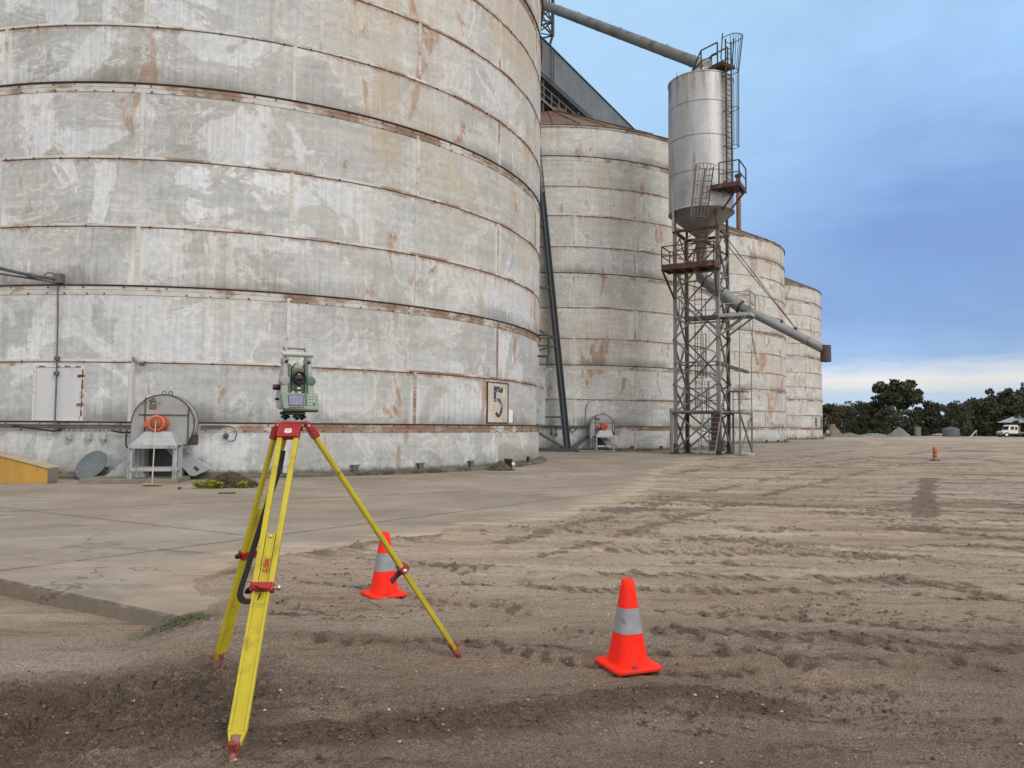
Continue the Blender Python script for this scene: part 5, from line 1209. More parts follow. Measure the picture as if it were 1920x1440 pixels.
KINDS = {k: [crown_mesh(k, sd+i*7) for i in range(3)] for k, sd in (('gum', 3), ('bush', 40), ('tall', 80))}
def tree(px, ytop, wpx, D, kind, v, label, group='trees beyond the yard'):
    base = at(px, 818, D); base.z = 0; topz = at(px, ytop, D).z; H = topz; Wd = wpx/1400*D
    o = thing(kind+'_tree' if kind != 'bush' else 'bushy_tree', label, 'tree', base, random.Random(px).random()*6, group)
    cm, tm = KINDS[kind][v]
    for nm, me_ in (('crown', cm), ('trunk', tm)):
        c = bpy.data.objects.new(nm, me_); COL.objects.link(c); c.parent = o; s = Wd/(.92 if kind != 'tall' else .8); c.scale = (s, s, H/1.02)
    return o
FRONT = [(1552, 757, 44), (1583, 762, 40), (1607, 752, 42), (1640, 752, 46), (1668, 762, 44), (1708, 768, 46), (1742, 751, 42), (1772, 757, 44), (1800, 752, 40), (1828, 746, 46), (1858, 750, 44), (1900, 742, 50), (1935, 740, 52), (1975, 745, 60), (2030, 742, 60)]
wherelab = ['beside the farthest silo', 'above the sand heap', 'just left of the tall gum', 'under the left of the tall gum', 'directly below the tall gum', 'right below the tall gum', 'right of the tall gum', 'left of the grey tank', 'above the grey tank', 'above the leaning white pole', 'left of the white truck', 'behind the white truck', 'at the right edge of the photo', 'past the right edge', 'far past the right edge']
for i, (px, yt, w_) in enumerate(FRONT):
    tree(px, yt, w_*1.25, 158+6*((i*5) % 4), 'bush' if i % 3 else 'tall', i % 3, 'dark bushy tree '+wherelab[i])
BACK = [(1565, 758, 60), (1622, 757, 52), (1655, 768, 60), (1725, 766, 60), (1790, 760, 60), (1845, 747, 56), (1880, 740, 60), (1945, 735, 70), (1520, 765, 60), (2000, 738, 80)]
bl = ['behind the sand heap, partly hidden', 'filling the gap left of the tall gum', 'behind the left foot of the tall gum', 'behind the right foot of the tall gum', 'behind the grey tank, partly hidden', 'behind the leaning white pole', 'filling the gap left of the truck', 'behind the shed at the right edge', 'hidden behind the farthest silo', 'behind the trees past the right edge']
for i, (px, yt, w_) in enumerate(BACK): tree(px, yt, w_*1.3, 185+5*(i % 3), 'tall' if i % 2 else 'bush', (i+1) % 3, 'dark tree '+bl[i])
tree(1686, 709, 84, 170, 'gum', 0, 'tallest gum tree, open crown standing above the tree line')
tree(1893, 727, 66, 176, 'gum', 1, 'broad gum tree rising above the trees by the white truck')
tree(1925, 716, 44, 182, 'tall', 2, 'tall dark tree cut by the right edge of the photo')

# far yard items
def heap_thing(px, yt, wpx, D, name, label, cat, col, seed):
    base = at(px, 818, D); base.z = 0; h = at(px, yt, D).z; w_ = wpx/1400*D/2
    mb = MB(); mound(mb, (0, 0, 0), w_, w_*.6, h*1.3, seed, 40, .29); o = mb.build(name, M(name+'_dirt', col, .95, var=.25, scale=.8, bump=.6, bscale=6)); o.location = base; tag(o, label, cat); return o
heap_thing(1562, 799, 44, 126, 'sand_heap', 'sandy heap just right of the farthest silo', 'heap', (.20, .165, .125), 11)
heap_thing(1592, 812, 60, 128, 'gravel_heap', 'low pale gravel heap right of the sandy heap', 'heap', (.18, .172, .16), 14)
heap_thing(1686, 804, 50, 140, 'gravel_heap', 'grey gravel heap in front of the trees below the tall gum', 'heap', (.075, .072, .065), 17)
heap_thing(1640, 813, 90, 142, 'gravel_heap', 'long low grey heap along the yard edge left of the gum', 'heap', (.09, .087, .08), 19)
p_ = at(1553, 822, 118); p_.z = 0; sg = thing('small_sign', 'small dark sign with white lines standing beside the farthest silo', 'sign', p_)
mb = MB(); mb.box((0, 0, .85), (.85, .05, 1.0)); mb.build('board', M('dark_board', (.06, .055, .055), .6), sg)
mb = MB(); mb.box((0, -.03, 1.05), (.55, .012, .12)); mb.build('white_line', M('white_enamel', (.74, .76, .82)), sg); mb = MB(); mb.box((0, -.03, .78), (.55, .012, .10)); mb.build('white_line', M('white_enamel', (.74, .76, .82)), sg)
for x in (-.3, .3): mb = MB(); mb.box((x, .05, .5), (.08, .05, 1.0)); mb.build('post', MDARK, sg)
p_ = at(1783, 818, 148); p_.z = 0; wtk = thing('water_tank', 'pale blue-grey round tank half hidden among the trees', 'tank', p_)
mb = MB(); mb.lathe([(1.5, 0), (1.5, 1.55), (1.45, 1.6), (.2, 1.95), (0, 1.95)], n=28); mb.build('body', M('tank_bluegrey', (.085, .10, .115), .7, var=.2, scale=1), wtk)
p_ = at(1721, 816, 150); p_.z = 0; bxs = thing('grey_cabinet', 'grey box cabinet at the yard edge right of the gravel heap', 'cabinet', p_); mb = MB(); mb.box((0, 0, .95), (.9, .8, 1.9)); mb.box((0, 0, 1.93), (1.0, .9, .06)); mb.build('body', M('cabinet_grey', (.16, .17, .165), .7), bxs)
p_ = at(1819, 817, 146); p_.z = 0; q_ = at(1831, 807, 146); po = thing('leaning_pole', 'white pole leaning at the yard edge before the trees', 'pole', p_); mb = MB(); mb.tube(p_, q_, .12, n=8); mb.tube(q_-V((0, 0, .05)), (q_.x+.05, q_.y+.1, 0), .03, n=6); mb.build('pole', M('white_board', (.5, .48, .45)), po, world=True)
# shed
p_ = at(1925, 817, 160); p_.z = 0; sh = thing('shed', 'open shed with a white gable roof behind the truck', 'shed', p_)
mb = MB(); A2 = (V((0, 1, 0)), V((0, 0, 1)), V((1, 0, 0)))
mb.add([V((-3.6, -3, 3.1)), V((4.5, -3, 3.1)), V((4.5, .5, 5.1)), V((-.3, .5, 5.1)), V((-3.6, 4, 3.1)), V((4.5, 4, 3.1)), V((-3.6, -3, 3.0)), V((4.5, -3, 3.0)), V((4.5, 4, 3.0)), V((-3.6, 4, 3.0))], [(0, 1, 2, 3), (3, 2, 5, 4), (0, 3, 4), (0, 6, 7, 1), (6, 0, 4, 9), (9, 4, 5, 8), (6, 9, 8, 7)]); mb.build('roof', M('white_roof', (.66, .67, .67), .5, var=.06), sh)
mb = MB(); mb.box((.6, 1.5, 1.5), (7.6, .2, 2.98)); mb.build('wall', M('shed_wall', (.13, .125, .11), .8), sh)
for x in (-3.3, -.6, 2.0, 4.3):
    mb = MB(); mb.box((x, -2.8, 1.5), (.16, .16, 3.0)); mb.build('post', MDARK, sh)
# truck
p_ = at(1894, 817.5, 148); p_.z = 0; tk = thing('truck', 'white flat-bed truck parked at the far right edge of the yard', 'truck', p_)
MWHITE = M('truck_white', (.72, .73, .73), .4, var=.05); MGLASS = M('dark_glass', (.02, .025, .03), .15, spec=.6)
mb = MB(); cabp = [(-.95, .75), (1.0, .75), (1.0, 2.25), (.85, 2.42), (-.45, 2.42), (-.72, 2.2), (-1.0, 1.45)]; mb.prism(cabp, 2.0, (0, 1.0, 0), (V((1, 0, 0)), V((0, 0, 1)), V((0, -1, 0)))); cab = mb.build('cab', MWHITE, tk, .05)
for poly_ in ([(-.62, 1.5), (.15, 1.5), (.15, 2.15), (-.42, 2.15)], [(.35, 1.4), (.8, 1.4), (.8, 2.1), (.35, 2.1)]):
    mb = MB(); mb.prism(poly_, .02, (0, -1.0, 0), (V((1, 0, 0)), V((0, 0, 1)), V((0, -1, 0)))); mb.build('window', MGLASS, cab)
mb = MB(); mb.add([V((-.99, -.9, 1.5)), V((-.735, -.85, 2.16)), V((-.735, .85, 2.16)), V((-.99, .9, 1.5))], [(0, 1, 2, 3)]); ws = mb.build('windscreen', MGLASS, cab); ws.location.x = -.02
mb = MB(); mb.prism([(-2.0, .7), (-.9, .7), (-.9, 1.3), (-1.85, 1.15), (-2.0, 1.0)], 1.9, (0, .95, 0), (V((1, 0, 0)), V((0, 0, 1)), V((0, -1, 0)))); mb.build('bonnet', MWHITE, tk, .05)
mb = MB(); mb.box((-2.12, 0, .72), (.16, 2.0, .35)); mb.path([(-2.25, -.8, .6), (-2.3, -.8, 1.2), (-2.3, .8, 1.2), (-2.25, .8, .6)], .05, 6); mb.build('bumper', M('bumper_grey', (.25, .2, .18), .6), tk)
mb = MB(); mb.box((-2.02, -.7, .98), (.05, .25, .16)); mb.build('headlight', M('amber_lens', (.35, .18, .12), .3), tk)
mb = MB(); mb.box((3.9, 0, .95), (5.6, 2.2, .18)); mb.box((1.25, 0, 1.6), (.1, 2.1, 1.3)); mb.box((2.5, 0, .7), (8.0, .8, .25)); mb.build('tray', M('tray_grey', (.27, .27, .25), .7), tk)
for x in (-1.35, 3.6, 4.8):
    for y in (-.9, .9):
        mb = MB(); yy_ = (V((1, 0, 0)), V((0, 0, 1)), V((0, -1, 0))); mb.lathe([(.0, .14), (.28, .14), (.32, .16), (.47, .15), (.5, .08), (.5, -.08), (.47, -.15), (0, -.15)], (x, y, .5), yy_, 20); wl = mb.build('wheel', M('tyre', (.03, .03, .03), .8), tk)
        mb = MB(); mb.lathe([(0, .175), (.24, .165), (.28, .14)], (x, y, .5), yy_, 16); mb.build('rim', MWHITE, wl)
# bollard
p_ = on_ground(1753, 864); bl_ = thing('bollard', 'short orange-red plastic bollard standing alone far across the yard', 'bollard', p_)
mb = MB(); mb.lathe([(.085, 0), (.085, .50), (.095, .52), (.095, .58), (.07, .62), (.07, .66), (0, .67)], n=20); bp = mb.build('post', M('bollard_orange', (.50, .15, .085), .7, var=.15, scale=5), bl_)
mb = MB(); mb.lathe([(.22, 0), (.22, .03), (.12, .06), (.085, .07)], n=24); mb.build('base', M('bollard_base', (.12, .07, .055), .8), bl_)
for z in (.22, .40):
    mb = MB(); mb.lathe([(.088, z-.02), (.098, z-.015), (.098, z+.015), (.088, z+.02)], n=20); mb.build('band', M('bollard_base', (.12, .07, .055)), bp)

# weeds by the slab corner
wdm = MB(); rg = np.random.RandomState(5); wc = onz(322, 1166, -.03); N_ = 1500
wx = wc.x+rg.normal(0, .16, N_)+.1*rg.rand(N_); wy = wc.y-.03+rg.normal(0, .09, N_); wx2 = wc.x-.30+rg.normal(0, .22, 160); wy2 = wc.y-.30+rg.normal(0, .07, 160)
wx = np.concatenate([wx, wx2]); wy = np.concatenate([wy, wy2]); wz = ground(wx, wy)[0]
for x, y, z in zip(wx, wy, wz):
    a = rg.rand()*6.28; l = .006+.012*rg.rand(); h = .004+.028*rg.rand(); s_ = V((math.cos(a), math.sin(a), 0)); c = V((x, y, z+h)); u = (s_+V((0, 0, rg.rand()-.3))).normalized()*l; q = V((-s_.y, s_.x, .2))*l*.55
    wdm.add([c-u, c+q*.6, c+u, c-q*.6], [(0, 1, 2, 3)])
tag(wdm.build('ground_weeds', M('weed_green', (.105, .12, .065), .8, var=.4, scale=12)), 'small green weeds growing at the corner of the concrete slab', 'weeds', kind='stuff')

# ------------------------------------------------------------------ traffic cones
m, t, b = new_mat('fluoro_cone_rubber')
tc = t.add('ShaderNodeTexCoord').outputs['Object']; n = t.noise(tc, 7, 5, .6); n2 = t.noise(tc, 40, 4, .6); z = t.sep(tc)[2]
col = t.ramp(n, [(.3, (.93, .016, .006, 1)), (.7, (1.0, .030, .010, 1))]); col = t.mix(t.mul(t.ss(n2, .57, .66), .5), col, (.40, .075, .05, 1))
col = t.mix(t.mul(t.ss(t.sum(z, t.mul(t.math('SUBTRACT', n, .5), .06)), .03, .0), .55), col, (.22, .10, .07, 1))
t.link(col, b.inputs['Base Color']); b.inputs['Roughness'].default_value = .55; b.inputs['Specular IOR Level'].default_value = .22
b.inputs['Subsurface Weight'].default_value = .0; MCONE = m
MREFL = M('grey_reflective_tape', (.29, .29, .32), .38, .15, var=.14, scale=9, over=((.20, .19, .185), 16, .62, .05))
def squircle(r, p, n=48): 
    out = []
    for i in range(n):
        a = 2*math.pi*i/n; c, s = math.cos(a), math.sin(a); k = (abs(c)**p+abs(s)**p)**(-1/p); out.append((r*k*c, r*k*s))
    return out
def ring_skin(mb, rings, closed_top=False):
    n = len(rings[0]); base = [q for r_ in rings for q in r_]; fs = []
    for j in range(len(rings)-1):
        for i in range(n): fs.append((j*n+i, j*n+(i+1) % n, (j+1)*n+(i+1) % n, (j+1)*n+i))
    mb.add(base, fs, 0, True); return mb
def cone_prof(k): return .112+(.037-.112)*k**.92, 3.6+(2.5-3.6)*k      # half width, squareness
def make_cone(label):
    o = thing('traffic_cone', label, 'cone', group='orange traffic cones on the dirt')
    H = .532; z0 = .034
    mb = MB(); rings = []
    for sz, z in ((.157, .004), (.163, .010), (.163, .027), (.158, .033), (.135, .036)): rings.append([V((x, y, z)) for x, y in squircle(sz, 9)])
    rings.append([V((x, y, .040)) for x, y in squircle(.108, 3.7)]); ring_skin(mb, rings)
    for sx in (-1, 1):
        for sy in (-1, 1): mb.box((sx*.12, sy*.12, .004), (.05, .05, .012))
    base = mb.build('base', MCONE, o)
    mb = MB(); mb.lathe([(0, .0395), (.020, .0392), (.022, .036)], (-.03, -.135, 0), n=16); mb.build('black_mark', M('mark_grey', (.10, .05, .06), .6), base)
    mb = MB(); rings = []
    for i in range(15):
        k = i/14; r_, p_ = cone_prof(k); rings.append([V((x, y, z0+.004+k*(H-z0))) for x, y in squircle(r_, p_)])
    r_, p_ = cone_prof(1)
    for dr, dz_ in ((.004, .008), (.010, .012), (.016, .010), (.018, -.01), (.018, -.06)): rings.append([V((x, y, H+dz_)) for x, y in squircle(r_-dr, 2.3)])
    ring_skin(mb, rings); mb.build('body', MCONE, o)
    mb = MB(); rings = []
    for i in range(9):
        k = .365+.305*i/8; r_, p_ = cone_prof(k); rings.append([V((x, y, z0+.004+k*(H-z0))) for x, y in squircle(r_+.0022, p_)])
    ring_skin(mb, rings); mb.build('reflective_collar', MREFL, o); return o
cone = make_cone('nearer orange cone standing alone on the dirt, right of the tripod')
c_ = .5*(V((.587, 5.081, 0))+V((.954, 4.847, 0))); 
def seat_cone(o, x, y, rz):
    zs = [gz(x+.15*a, y+.15*b_) for a in (-1, 0, 1) for b_ in (-1, 0, 1)]; o.location = (x, y, sorted(zs)[5]-.003); o.rotation_euler.z = rz
c1_, c2_ = on_ground(1177, 1250), on_ground(720, 1121)
CONE1 = (c1_.x, c1_.y, R_(21)); CONE2 = (c2_.x, c2_.y, R_(33))
seat_cone(cone, *CONE1)
cone2 = copy_tree(cone); cone2['label'] = 'farther orange cone partly hidden behind the right leg of the tripod'; seat_cone(cone2, *CONE2)

# ------------------------------------------------------------------ surveying tripod
MYEL = M('yellow_leg_paint', (.50, .415, .022), .42, var=.10, scale=5, over=((.37, .30, .03), 7, .60, .08), over2=((.19, .155, .07), 30, .675, .04), spec=.4)
MRED = M('red_cast_alloy', (.34, .018, .022), .4, var=.15, scale=8, over=((.16, .03, .028), 14, .64, .05))
MREDM = M('muddy_red_shoe', (.30, .03, .028), .6, var=.2, scale=14, over=((.28, .17, .13), 18, .54, .06), over2=((.12, .085, .065), 26, .58, .05))
MMUD = M('muddy_steel_tip', (.10, .075, .058), .85, var=.3, scale=20)
MCHROME = M('screw_chrome', (.55, .53, .50), .3, .9, var=.1)
MBLK = M('black_plastic', (.012, .012, .013), .42)
HD = at(550.5, 795, 4.5); HZ = at(550, 791, 4.5).z
trp = thing('surveying_tripod', 'yellow and red surveying tripod standing on the dirt with a black strap', 'tripod', (HD.x, HD.y, gz(HD.x, HD.y)))
feet = [on_ground(435, 1428), on_ground(405, 1254), on_ground(864, 1231)]
hinges = []
def local_box(mb, o, ax, c, size, mi=0): mb.box(o+ax[0]*c[0]+ax[1]*c[1]+ax[2]*c[2], size, ax, mi)
mb = MB(); hx = []
ang0 = [math.atan2((f - HD).y, (f-HD).x) for f in feet]
poly_ = []
for a in ang0:
    for da in (-.42, -.15, .15, .42): r_ = .098 if abs(da) < .3 else .088; poly_.append((r_*math.cos(a+da), r_*math.sin(a+da)))
poly_.sort(key=lambda q: math.atan2(q[1], q[0]))
mb.prism(poly_, .028, (HD.x, HD.y, HZ-.028)); mb.prism([(x*.55, y*.55) for x, y in poly_], .03, (HD.x, HD.y, HZ-.056)); head = mb.build('head_plate', MRED, trp, .004, world=True)
mb = MB(); mb.tube((HD.x, HD.y, HZ-.10), (HD.x, HD.y, HZ-.05), .018, n=14); mb.tube((HD.x, HD.y, HZ-.105), (HD.x, HD.y, HZ-.085), .028, n=14); mb.build('centre_screw', MBLK, head, world=True)
def legbuild(i, foot, clampk, top_sp):
    rad = V((foot.x-HD.x, foot.y-HD.y, 0)).normalized(); T = V((HD.x, HD.y, HZ-.022))+rad*.082
    F = foot+V((0, 0, -.012)); d = (F-T); L = d.length; d = d/L; w = V((-rad.y, rad.x, 0)); nrm = w.cross(d).normalized()
    if nrm.dot(rad) < 0: nrm = -nrm; w = -w
    ax = (w, nrm, d)                     # across, outwards, down the leg
    mb = MB(); local_box(mb, T, ax, (0, .004, .052), (.128, .044, .075)); local_box(mb, T, ax, (0, .0, .018), (.132, .03, .045)); mb.tube(T-w*.068, T+w*.068, .017, n=12); 
    hb = mb.build('hinge_block', MRED, head, .006, world=True)
    mb = MB(); mb.tube(T-w*.078+d*.0, T+w*.078, .008, n=8); mb.build('hinge_pin', MCHROME, hb, world=True)
    leg = None; lk = clampk*L; mb = MB()
    for s in (-1, 1):
        a0 = T+w*(s*top_sp)+d*.06; a1 = T+w*(s*.040)+d*lk; up = nrm; mb.bar(a0, a1, .030, .026, up=nrm)
    leg = mb.build('leg', MYEL, trp, .006, world=True)
    # sliding lower board with raised edges
    kl = lk-.30; fe = L-.135; mb = MB()
    c = T+d*((kl+fe)/2); ln = fe-kl
    bw = .046
    local_box(mb, c, ax, (0, -.004, 0), (bw, .014, ln)); 
    c2 = T+d*((lk+.02+fe)/2); l2 = fe-lk-.02
    local_box(mb, c2, ax, (0, -.001, 0), (.066, .016, l2))
    for s in (-1, 1): local_box(mb, c2, ax, (s*.037, .001, 0), (.013, .026, l2)); local_box(mb, c, ax, (s*(bw/2-.004), .004, 0), (.007, .012, ln))
    for s in (-1, 1): mb.prism([(s*.0435, 0), (s*.026, .06), (s*.0, .06), (0, 0)] if s > 0 else [(s*.0435, 0), (0, 0), (0, .06), (s*.026, .06)], .024, T+d*(fe-.001)-nrm*.011, (w, d, nrm))
    bo = mb.build('lower_board', MYEL, leg, .003, world=True)
    mb = MB(); mb.lathe([(0, .006), (.008, .006), (.011, 0)], T+d*(kl+.018)+nrm*.004, (w, d, nrm), 12); mb.build('screw', MCHROME, bo, world=True)
    mb = MB(); local_box(mb, T, ax, (0, .002, lk), (.118, .050, .046)); local_box(mb, T, ax, (.0, .03, lk), (.09, .02, .036)); cl = mb.build('clamp', MRED, leg, .005, world=True)
    mb = MB(); sd_ = 1 if w.x > 0 else -1
    if i == 1: sd_ = -sd_
    if i == 2: 
        mb2 = MB(); o2 = T+d*lk; mb2.prism([(-.02, -.02), (.10, .015), (.10, .045), (.05, .03), (-.02, .025)], .03, o2-w*.015, (-nrm, d, w)); mb2.build('lever', M('dark_red_lever', (.11, .016, .02), .5), cl, .003, world=True)
    mb.tube(T+d*lk+w*(sd_*.058), T+d*lk+w*(sd_*.082), .008, n=10); mb.lathe([(0, .012), (.014, .010), (.016, 0), (.014, -.010), (0, -.012)], T+d*lk+w*(sd_*.084), (d, nrm, w), 12); mb.build('clamp_screw', MCHROME if i != 1 else MBLK, cl, world=True)
    mb = MB(); fb = T+d*(fe+.05)
    mb.tube(fb-d*.035, fb+d*.05, .027, .021, 10); mb.tube(fb+d*.05, fb+d*.088, .021, .012, 10)
    local_box(mb, fb, ax, (0, .018, .012), (.05, .03, .04)); mb.prism([(0, -.012), (.046, -.022), (.052, -.010), (.0, .022)], .036, fb+d*.025+nrm*.014-w*.018, (nrm, d, w))
    mb.build('foot', MREDM, leg, .004, world=True)
    mb = MB(); mb.tube(T+d*(L-.055), T+d*(L+.03), .014, .004, 8); mb.build('spike', MMUD, leg, world=True)
    return T, ax, L, lk, leg, bo, hb, cl
LG = [legbuild(0, feet[0], .545, .047), legbuild(1, feet[1], .52, .046), legbuild(2, feet[2], .60, .046)]
# red lettering up the near leg and the white sticker on its hinge block
T, ax, L, lk, leg, bo, hb, cl = LG[0]
w_, n_, d_ = ax
v, f = text_mesh('Leica', .034, .0014, 0, .28, 1.0); o0 = T+d_*(lk-.115)+n_*.0142
if w_.x < 0: rx_, ry_ = -d_, w_
else: rx_, ry_ = -d_, -w_
mb = MB(); mb.add([o0+rx_*a+ry_*b_ for a, b_, _ in v], f); mb.add([o0+rx_*a+ry_*b_ for a, b_ in ((-.045, -.0165), (.045, -.0165), (.045, -.0140), (-.045, -.0140))], [(0, 1, 2, 3)])
mb.build('lettering', M('red_lettering', (.42, .03, .02), .5), bo, world=True)
mb = MB(); q_ = []
for i in range(24):
    a = 2*math.pi*i/24; x, y = math.cos(a), math.sin(a); q_.append((.021*abs(x)**.6*(1 if x > 0 else -1), .016*abs(y)**.6*(1 if y > 0 else -1)))
sx = w_ if w_.x > 0 else -w_
mb.prism(q_, .0015, T+d_*.052+n_*.0262, (sx, -d_, n_)); stk = mb.build('sticker', M('white_sticker', (.62, .60, .60), .5, var=.05), hb, world=True)
v, f = text_mesh('66', .021, .0008); mb = MB(); mb.add([T+d_*.052+n_*.0281+sx*a-d_*b_ for a, b_, _ in v], f); mb.build('number', M('sticker_ink', (.25, .22, .24), .6), stk, world=True)
# carrying strap
PX = [(531, 845, 4.40), (524, 880, 4.36), (512, 915, 4.30), (501, 945, 4.24), (487, 990, 4.14), (474, 1032, 4.07), (462, 1072, 4.01), (453, 1100, 3.97), (450, 1115, 3.95), (454, 1125, 3.93), (464, 1128, 3.90), (477, 1126, 3.88), (486, 1118, 3.87), (490, 1108, 3.86), (485, 1101, 3.865), (476, 1100, 3.88), (467, 1106, 3.90), (464, 1113, 3.91)]
pts = [at(*q) for q in PX]
fine = []
for i in range(len(pts)-1):
    p0, p1, p2, p3 = pts[max(0, i-1)], pts[i], pts[i+1], pts[min(len(pts)-1, i+2)]
    for j in range(6):
        u = j/6; fine.append(.5*((2*p1)+(p2-p0)*u+(2*p0-5*p1+4*p2-p3)*u*u+(3*p1-p0-3*p2+p3)*u**3))
fine.append(pts[-1])
mb = MB(); mb.path(fine, .01, 8, flat=(.0165, .0018)); mb.build('strap', M('black_webbing', (.014, .013, .015), .8, var=.2, scale=60, bump=.4, bscale=300), trp, world=True)

# ------------------------------------------------------------------ total station on the tripod
MTSG = M('instrument_light_grey', (.335, .345, .325), .45, var=.06, scale=8)
MTGR = M('instrument_green', (.105, .175, .13), .45, var=.07, scale=8)
MTDK = M('instrument_dark', (.045, .05, .045), .5, var=.15)
tsn = thing('total_station', 'green and grey total station with blue screen mounted on the tripod', 'surveying instrument', (HD.x+.006, HD.y, HZ), R_(29))
Z = V((0, 0, 1)); mb = MB(); mb.lathe([(0, .001), (.072, .001), (.072, .011), (0, .011)], n=32, smooth=False); tri = mb.build('tribrach_plate', MTSG, tsn, .002)
for a in (90, 210, 330):
    c = V((.056*math.cos(R_(a+180)), .056*math.sin(R_(a+180)), 0)); mb = MB(); mb.lathe([(.006, .010), (.010, .012), (.010, .020), (.023, .021), (.024, .026), (.024, .036), (.021, .040), (.012, .041), (.012, .058)], c, n=20)
    for i in range(14): mb.box(c+V((.0245*math.cos(i*math.pi/7), .0245*math.sin(i*math.pi/7), .031)), (.003, .003, .012))
    mb.build('foot_screw', MBLK, tri)
mb = MB(); mb.prism([(.086*math.cos(R_(a))*q, .086*math.sin(R_(a))*q) for a, q in ((-122, .9), (-118, 1), (-62, 1), (-58, .9), (0, .72), (28, .96), (32, .96), (90, .72), (148, .96), (152, .96), (182, .72))][::1], .020, (0, 0, .042)); mb.lathe([(.055, .060), (.055, .072), (.05, .074)], n=28); mb.tube((-.07, -.02, .052), (-.09, -.03, .052), .010, n=10); mb.build('tribrach_body', MTDK, tri, .003)
body = MB()
body.prism([(-.095, -.055), (-.06, -.068), (.06, -.068), (.095, -.055), (.10, .0), (.09, .055), (.05, .068), (-.05, .068), (-.09, .055), (-.10, .0)], .045, (0, 0, .074))
bd_ = body.build('base_housing', MTSG, tsn, .006)
for s in (-1, 1):
    # side standard: tapered outer cover, green inner cheek
    mb = MB(); prof = [(-.070, .085), (.070, .085), (.072, .16), (.060, .30), (.044, .352), (-.044, .352), (-.060, .30), (-.074, .16)]
    x0 = .058*s; x1 = .104*s
    A3 = (V((0, 1, 0)), Z, V((1, 0, 0)))
    n = len(prof); q0 = [V((x0, y, z)) for y, z in prof]; q1 = [V((x1-(.022*s if z > .29 else (.008*s if z > .2 else (.006*s if z < .1 else 0))), y*.9, z)) for y, z in prof]
    fs = [tuple(range(n)), tuple(reversed(range(n, 2*n)))]+[((i+1) % n, i, n+i, n+(i+1) % n) for i in range(n)]
    if s < 0: fs = [tuple(reversed(g)) for g in fs]
    mb.add(q0+q1, fs); sd2 = mb.build('side_cover', MTSG, tsn, .007)
    mb = MB(); mb.box((.0495*s, 0, .215), (.018, .118, .262)); mb.build('inner_cheek', MTGR, sd2, .004)
    mb = MB(); mb.tube((.052*s, -.02, .245), (.088*s, -.066, .245), .001); mb.lathe([(0, .010), (.026, .010), (.030, .004), (.030, -.03)], (.076*s, -.058, .245), (V((1, 0, 0)), Z, V((0, -1, 0))), 24); mb.build('axis_cap', MTSG if s < 0 else MTGR, sd2, .002)
    mb = MB(); mb.box((.068*s, .0, .366), (.036, .075, .034)); mb.build('handle_mount', MTSG, sd2, .006)
    mb = MB(); mb.lathe([(0, .006), (.008, .006), (.009, 0)], (.066*s, -.044, .358), (V((1, 0, 0)), Z, V((0, -1, 0))), 12); mb.build('screw', MBLK, sd2)
for x, z, r_, ln in ((-.112, .205, .018, .03), (-.106, .135, .008, .02), (.108, .10, .020, .022)):
    s = -1 if x < 0 else 1; mb = MB(); mb.tube((x-s*.02, -.01, z), (x+s*ln*.7, -.01, z), r_, r_*.92, 16); mb.build('drive_knob', MBLK, tsn, .002)
tl = MB(); tl.box((0, .0, .245), (.074, .12, .155)); tl.box((0, -.03, .192), (.066, .075, .055)); tel = tl.build('telescope', M('instrument_olive', (.10, .125, .09), .5, var=.12, scale=20), tsn, .008)
mb = MB(); Ay = (V((1, 0, 0)), Z, V((0, -1, 0))); mb.lathe([(.040, .058), (.040, .085), (.036, .092), (.031, .092), (.029, .082), (0, .080)], (.004, 0, .262), Ay, 32); eye = mb.build('eyepiece', MBLK, tel, .0)
mb = MB(); mb.lathe([(0, .0835), (.018, .0835), (.024, .0815)], (.004, 0, .262), Ay, 24); mb.build('lens', M('lens_glass', (.008, .008, .02), .08, spec=.8), eye)
mb = MB(); mb.box((.0, -.0685, .198), (.05, .004, .024)); mb.build('dark_window', MTDK, tel, .002)
mb = MB(); mb.box((.004, -.0712, .200), (.022, .002, .010)); mb.build('white_mark', M('white_sticker', (.62, .60, .60)), tel)
mb = MB(); mb.box((.002, -.02, .328), (.05, .07, .022)); mb.tube((0, .03, .345), (0, -.05, .345), .011, n=12); mb.build('sight', M('sight_pale', (.33, .34, .29), .5), tel, .003)
mb = MB(); mb.box((-.012, -.062, .162), (.058, .012, .022)); mb.box((-.03, -.066, .167), (.018, .012, .026)); mb.box((.008, -.066, .167), (.018, .012, .026)); mb.build('level_vial', M('ivory', (.52, .52, .40), .5), tsn, .002)
# handle
mb = MB(); 
for s in (-1, 1): mb.path([V((.060*s, -.034, .37)), V((.060*s, -.036, .40)), V((.060*s, .012, .445)), V((.060*s, .026, .45))], .008, 8, flat=(.009, .011)); mb.path([V((.060*s, .028, .36)), V((.060*s, .030, .445))], .008, 8)
mb.tube((-.076, .028, .449), (.070, .028, .449), .010, n=12); hnd = mb.build('handle', MTSG, tsn)
mb = MB(); mb.path([V((-.092, -.04, .403)), V((-.088, -.04, .404)), V((.088, -.04, .404)), V((.092, -.04, .403))], .016, 14); mb.build('front_bar', M('instrument_pale', (.44, .46, .45), .4), hnd)
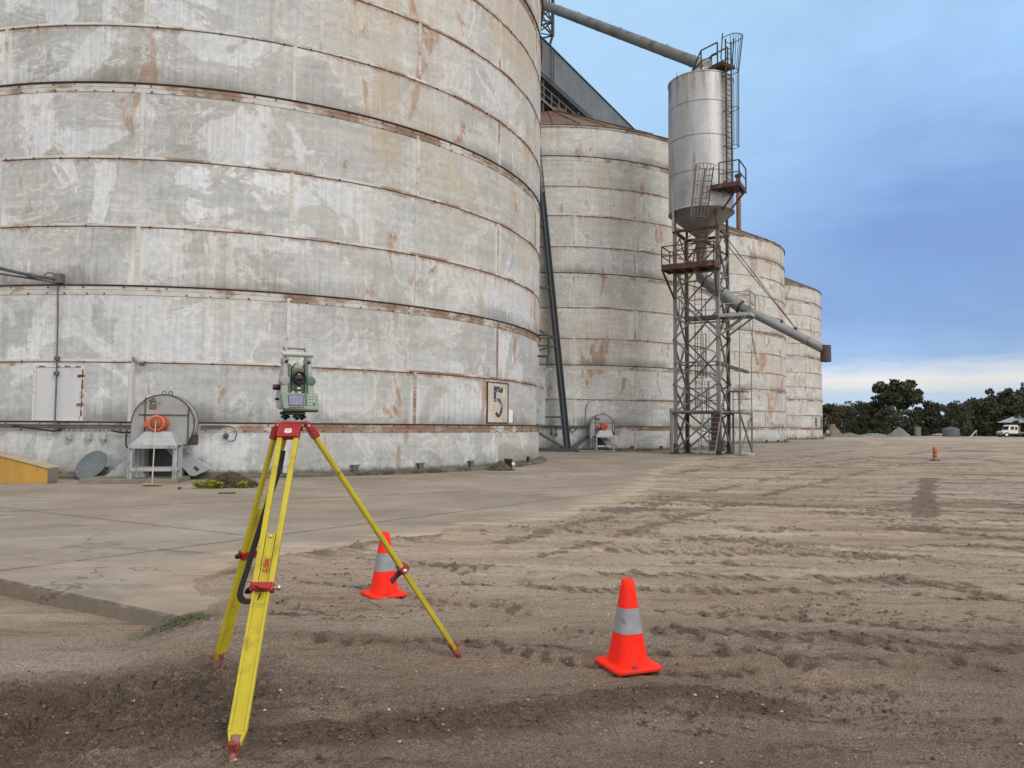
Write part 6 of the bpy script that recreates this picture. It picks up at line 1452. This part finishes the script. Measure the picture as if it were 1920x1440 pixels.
# keyboard unit
kt = R_(14); KX = V((1, 0, 0)); KN = V((0, -math.cos(kt), math.sin(kt))); KY = V((0, math.sin(kt), math.cos(kt))); kc = V((.012, -.083, .120))
mb = MB(); mb.prism([(-.100, -.046), (.098, -.052), (.104, -.046), (.104, .048), (-.106, .056), (-.112, .05)], .034, kc-KN*.028, (KX, KY, KN)); kb_ = mb.build('keyboard_unit', M('keyboard_green', (.185, .265, .195), .45, var=.06), tsn, .005)
mb = MB(); mb.prism([(-.072, -.028), (.018, -.028), (.018, .040), (-.072, .040)], .002, kc+KN*.006, (KX, KY, KN)); scr = mb.build('screen_frame', MTDK, kb_)
mb = MB(); mb.prism([(-.067, -.023), (.013, -.023), (.013, .035), (-.067, .035)], .0012, kc+KN*.0078, (KX, KY, KN)); mb.build('screen', M('lcd_blue', (.085, .09, .21), .25, var=.12, scale=20), scr)
mb = MB()
for i in range(5):
    for x0, x1 in ((-.062, -.034+.004*((i*7) % 4)), (-.020, .002+.002*((i*5) % 4))):
        y = .025-.011*i; mb.add([kc+KN*.0094+KX*a+KY*b_ for a, b_ in ((x0, y-.002), (x1, y-.002), (x1, y+.002), (x0, y+.002))], [(0, 1, 2, 3)])
mb.build('screen_text', M('lcd_text', (.13, .14, .30), .4), scr)['kind'] = 'stuff'
mb = MB(); MKEY = M('key_pale', (.40, .47, .39), .5)
for i in range(4):
    for j in range(3):
        mb = MB(); mb.box(kc+KX*(.048+.0155*j)+KY*(.036-.0175*i)+KN*.0075, (.011, .010, .005), (KX, KY, KN)); mb.build('key', MKEY if (i, j) != (3, 2) else MBLK, kb_, .001)
for i in range(5):
    mb = MB(); mb.box(kc+KX*.030+KY*(.040-.0155*i)+KN*.0075, (.010, .009, .005), (KX, KY, KN)); mb.build('key', MBLK, kb_, .001)
for i in range(6):
    mb = MB(); mb.box(kc+KX*(-.064+.0155*i)+KY*-.0385+KN*.0075, (.011, .006, .005), (KX, KY, KN)); mb.build('key', MBLK, kb_, .001)
mb = MB(); mb.prism([(-.10, -.058), (.104, -.058), (.104, -.048), (-.10, -.048)], .03, kc-KN*.026, (KX, KY, KN)); mb.build('lower_lip', MTDK, kb_, .002)
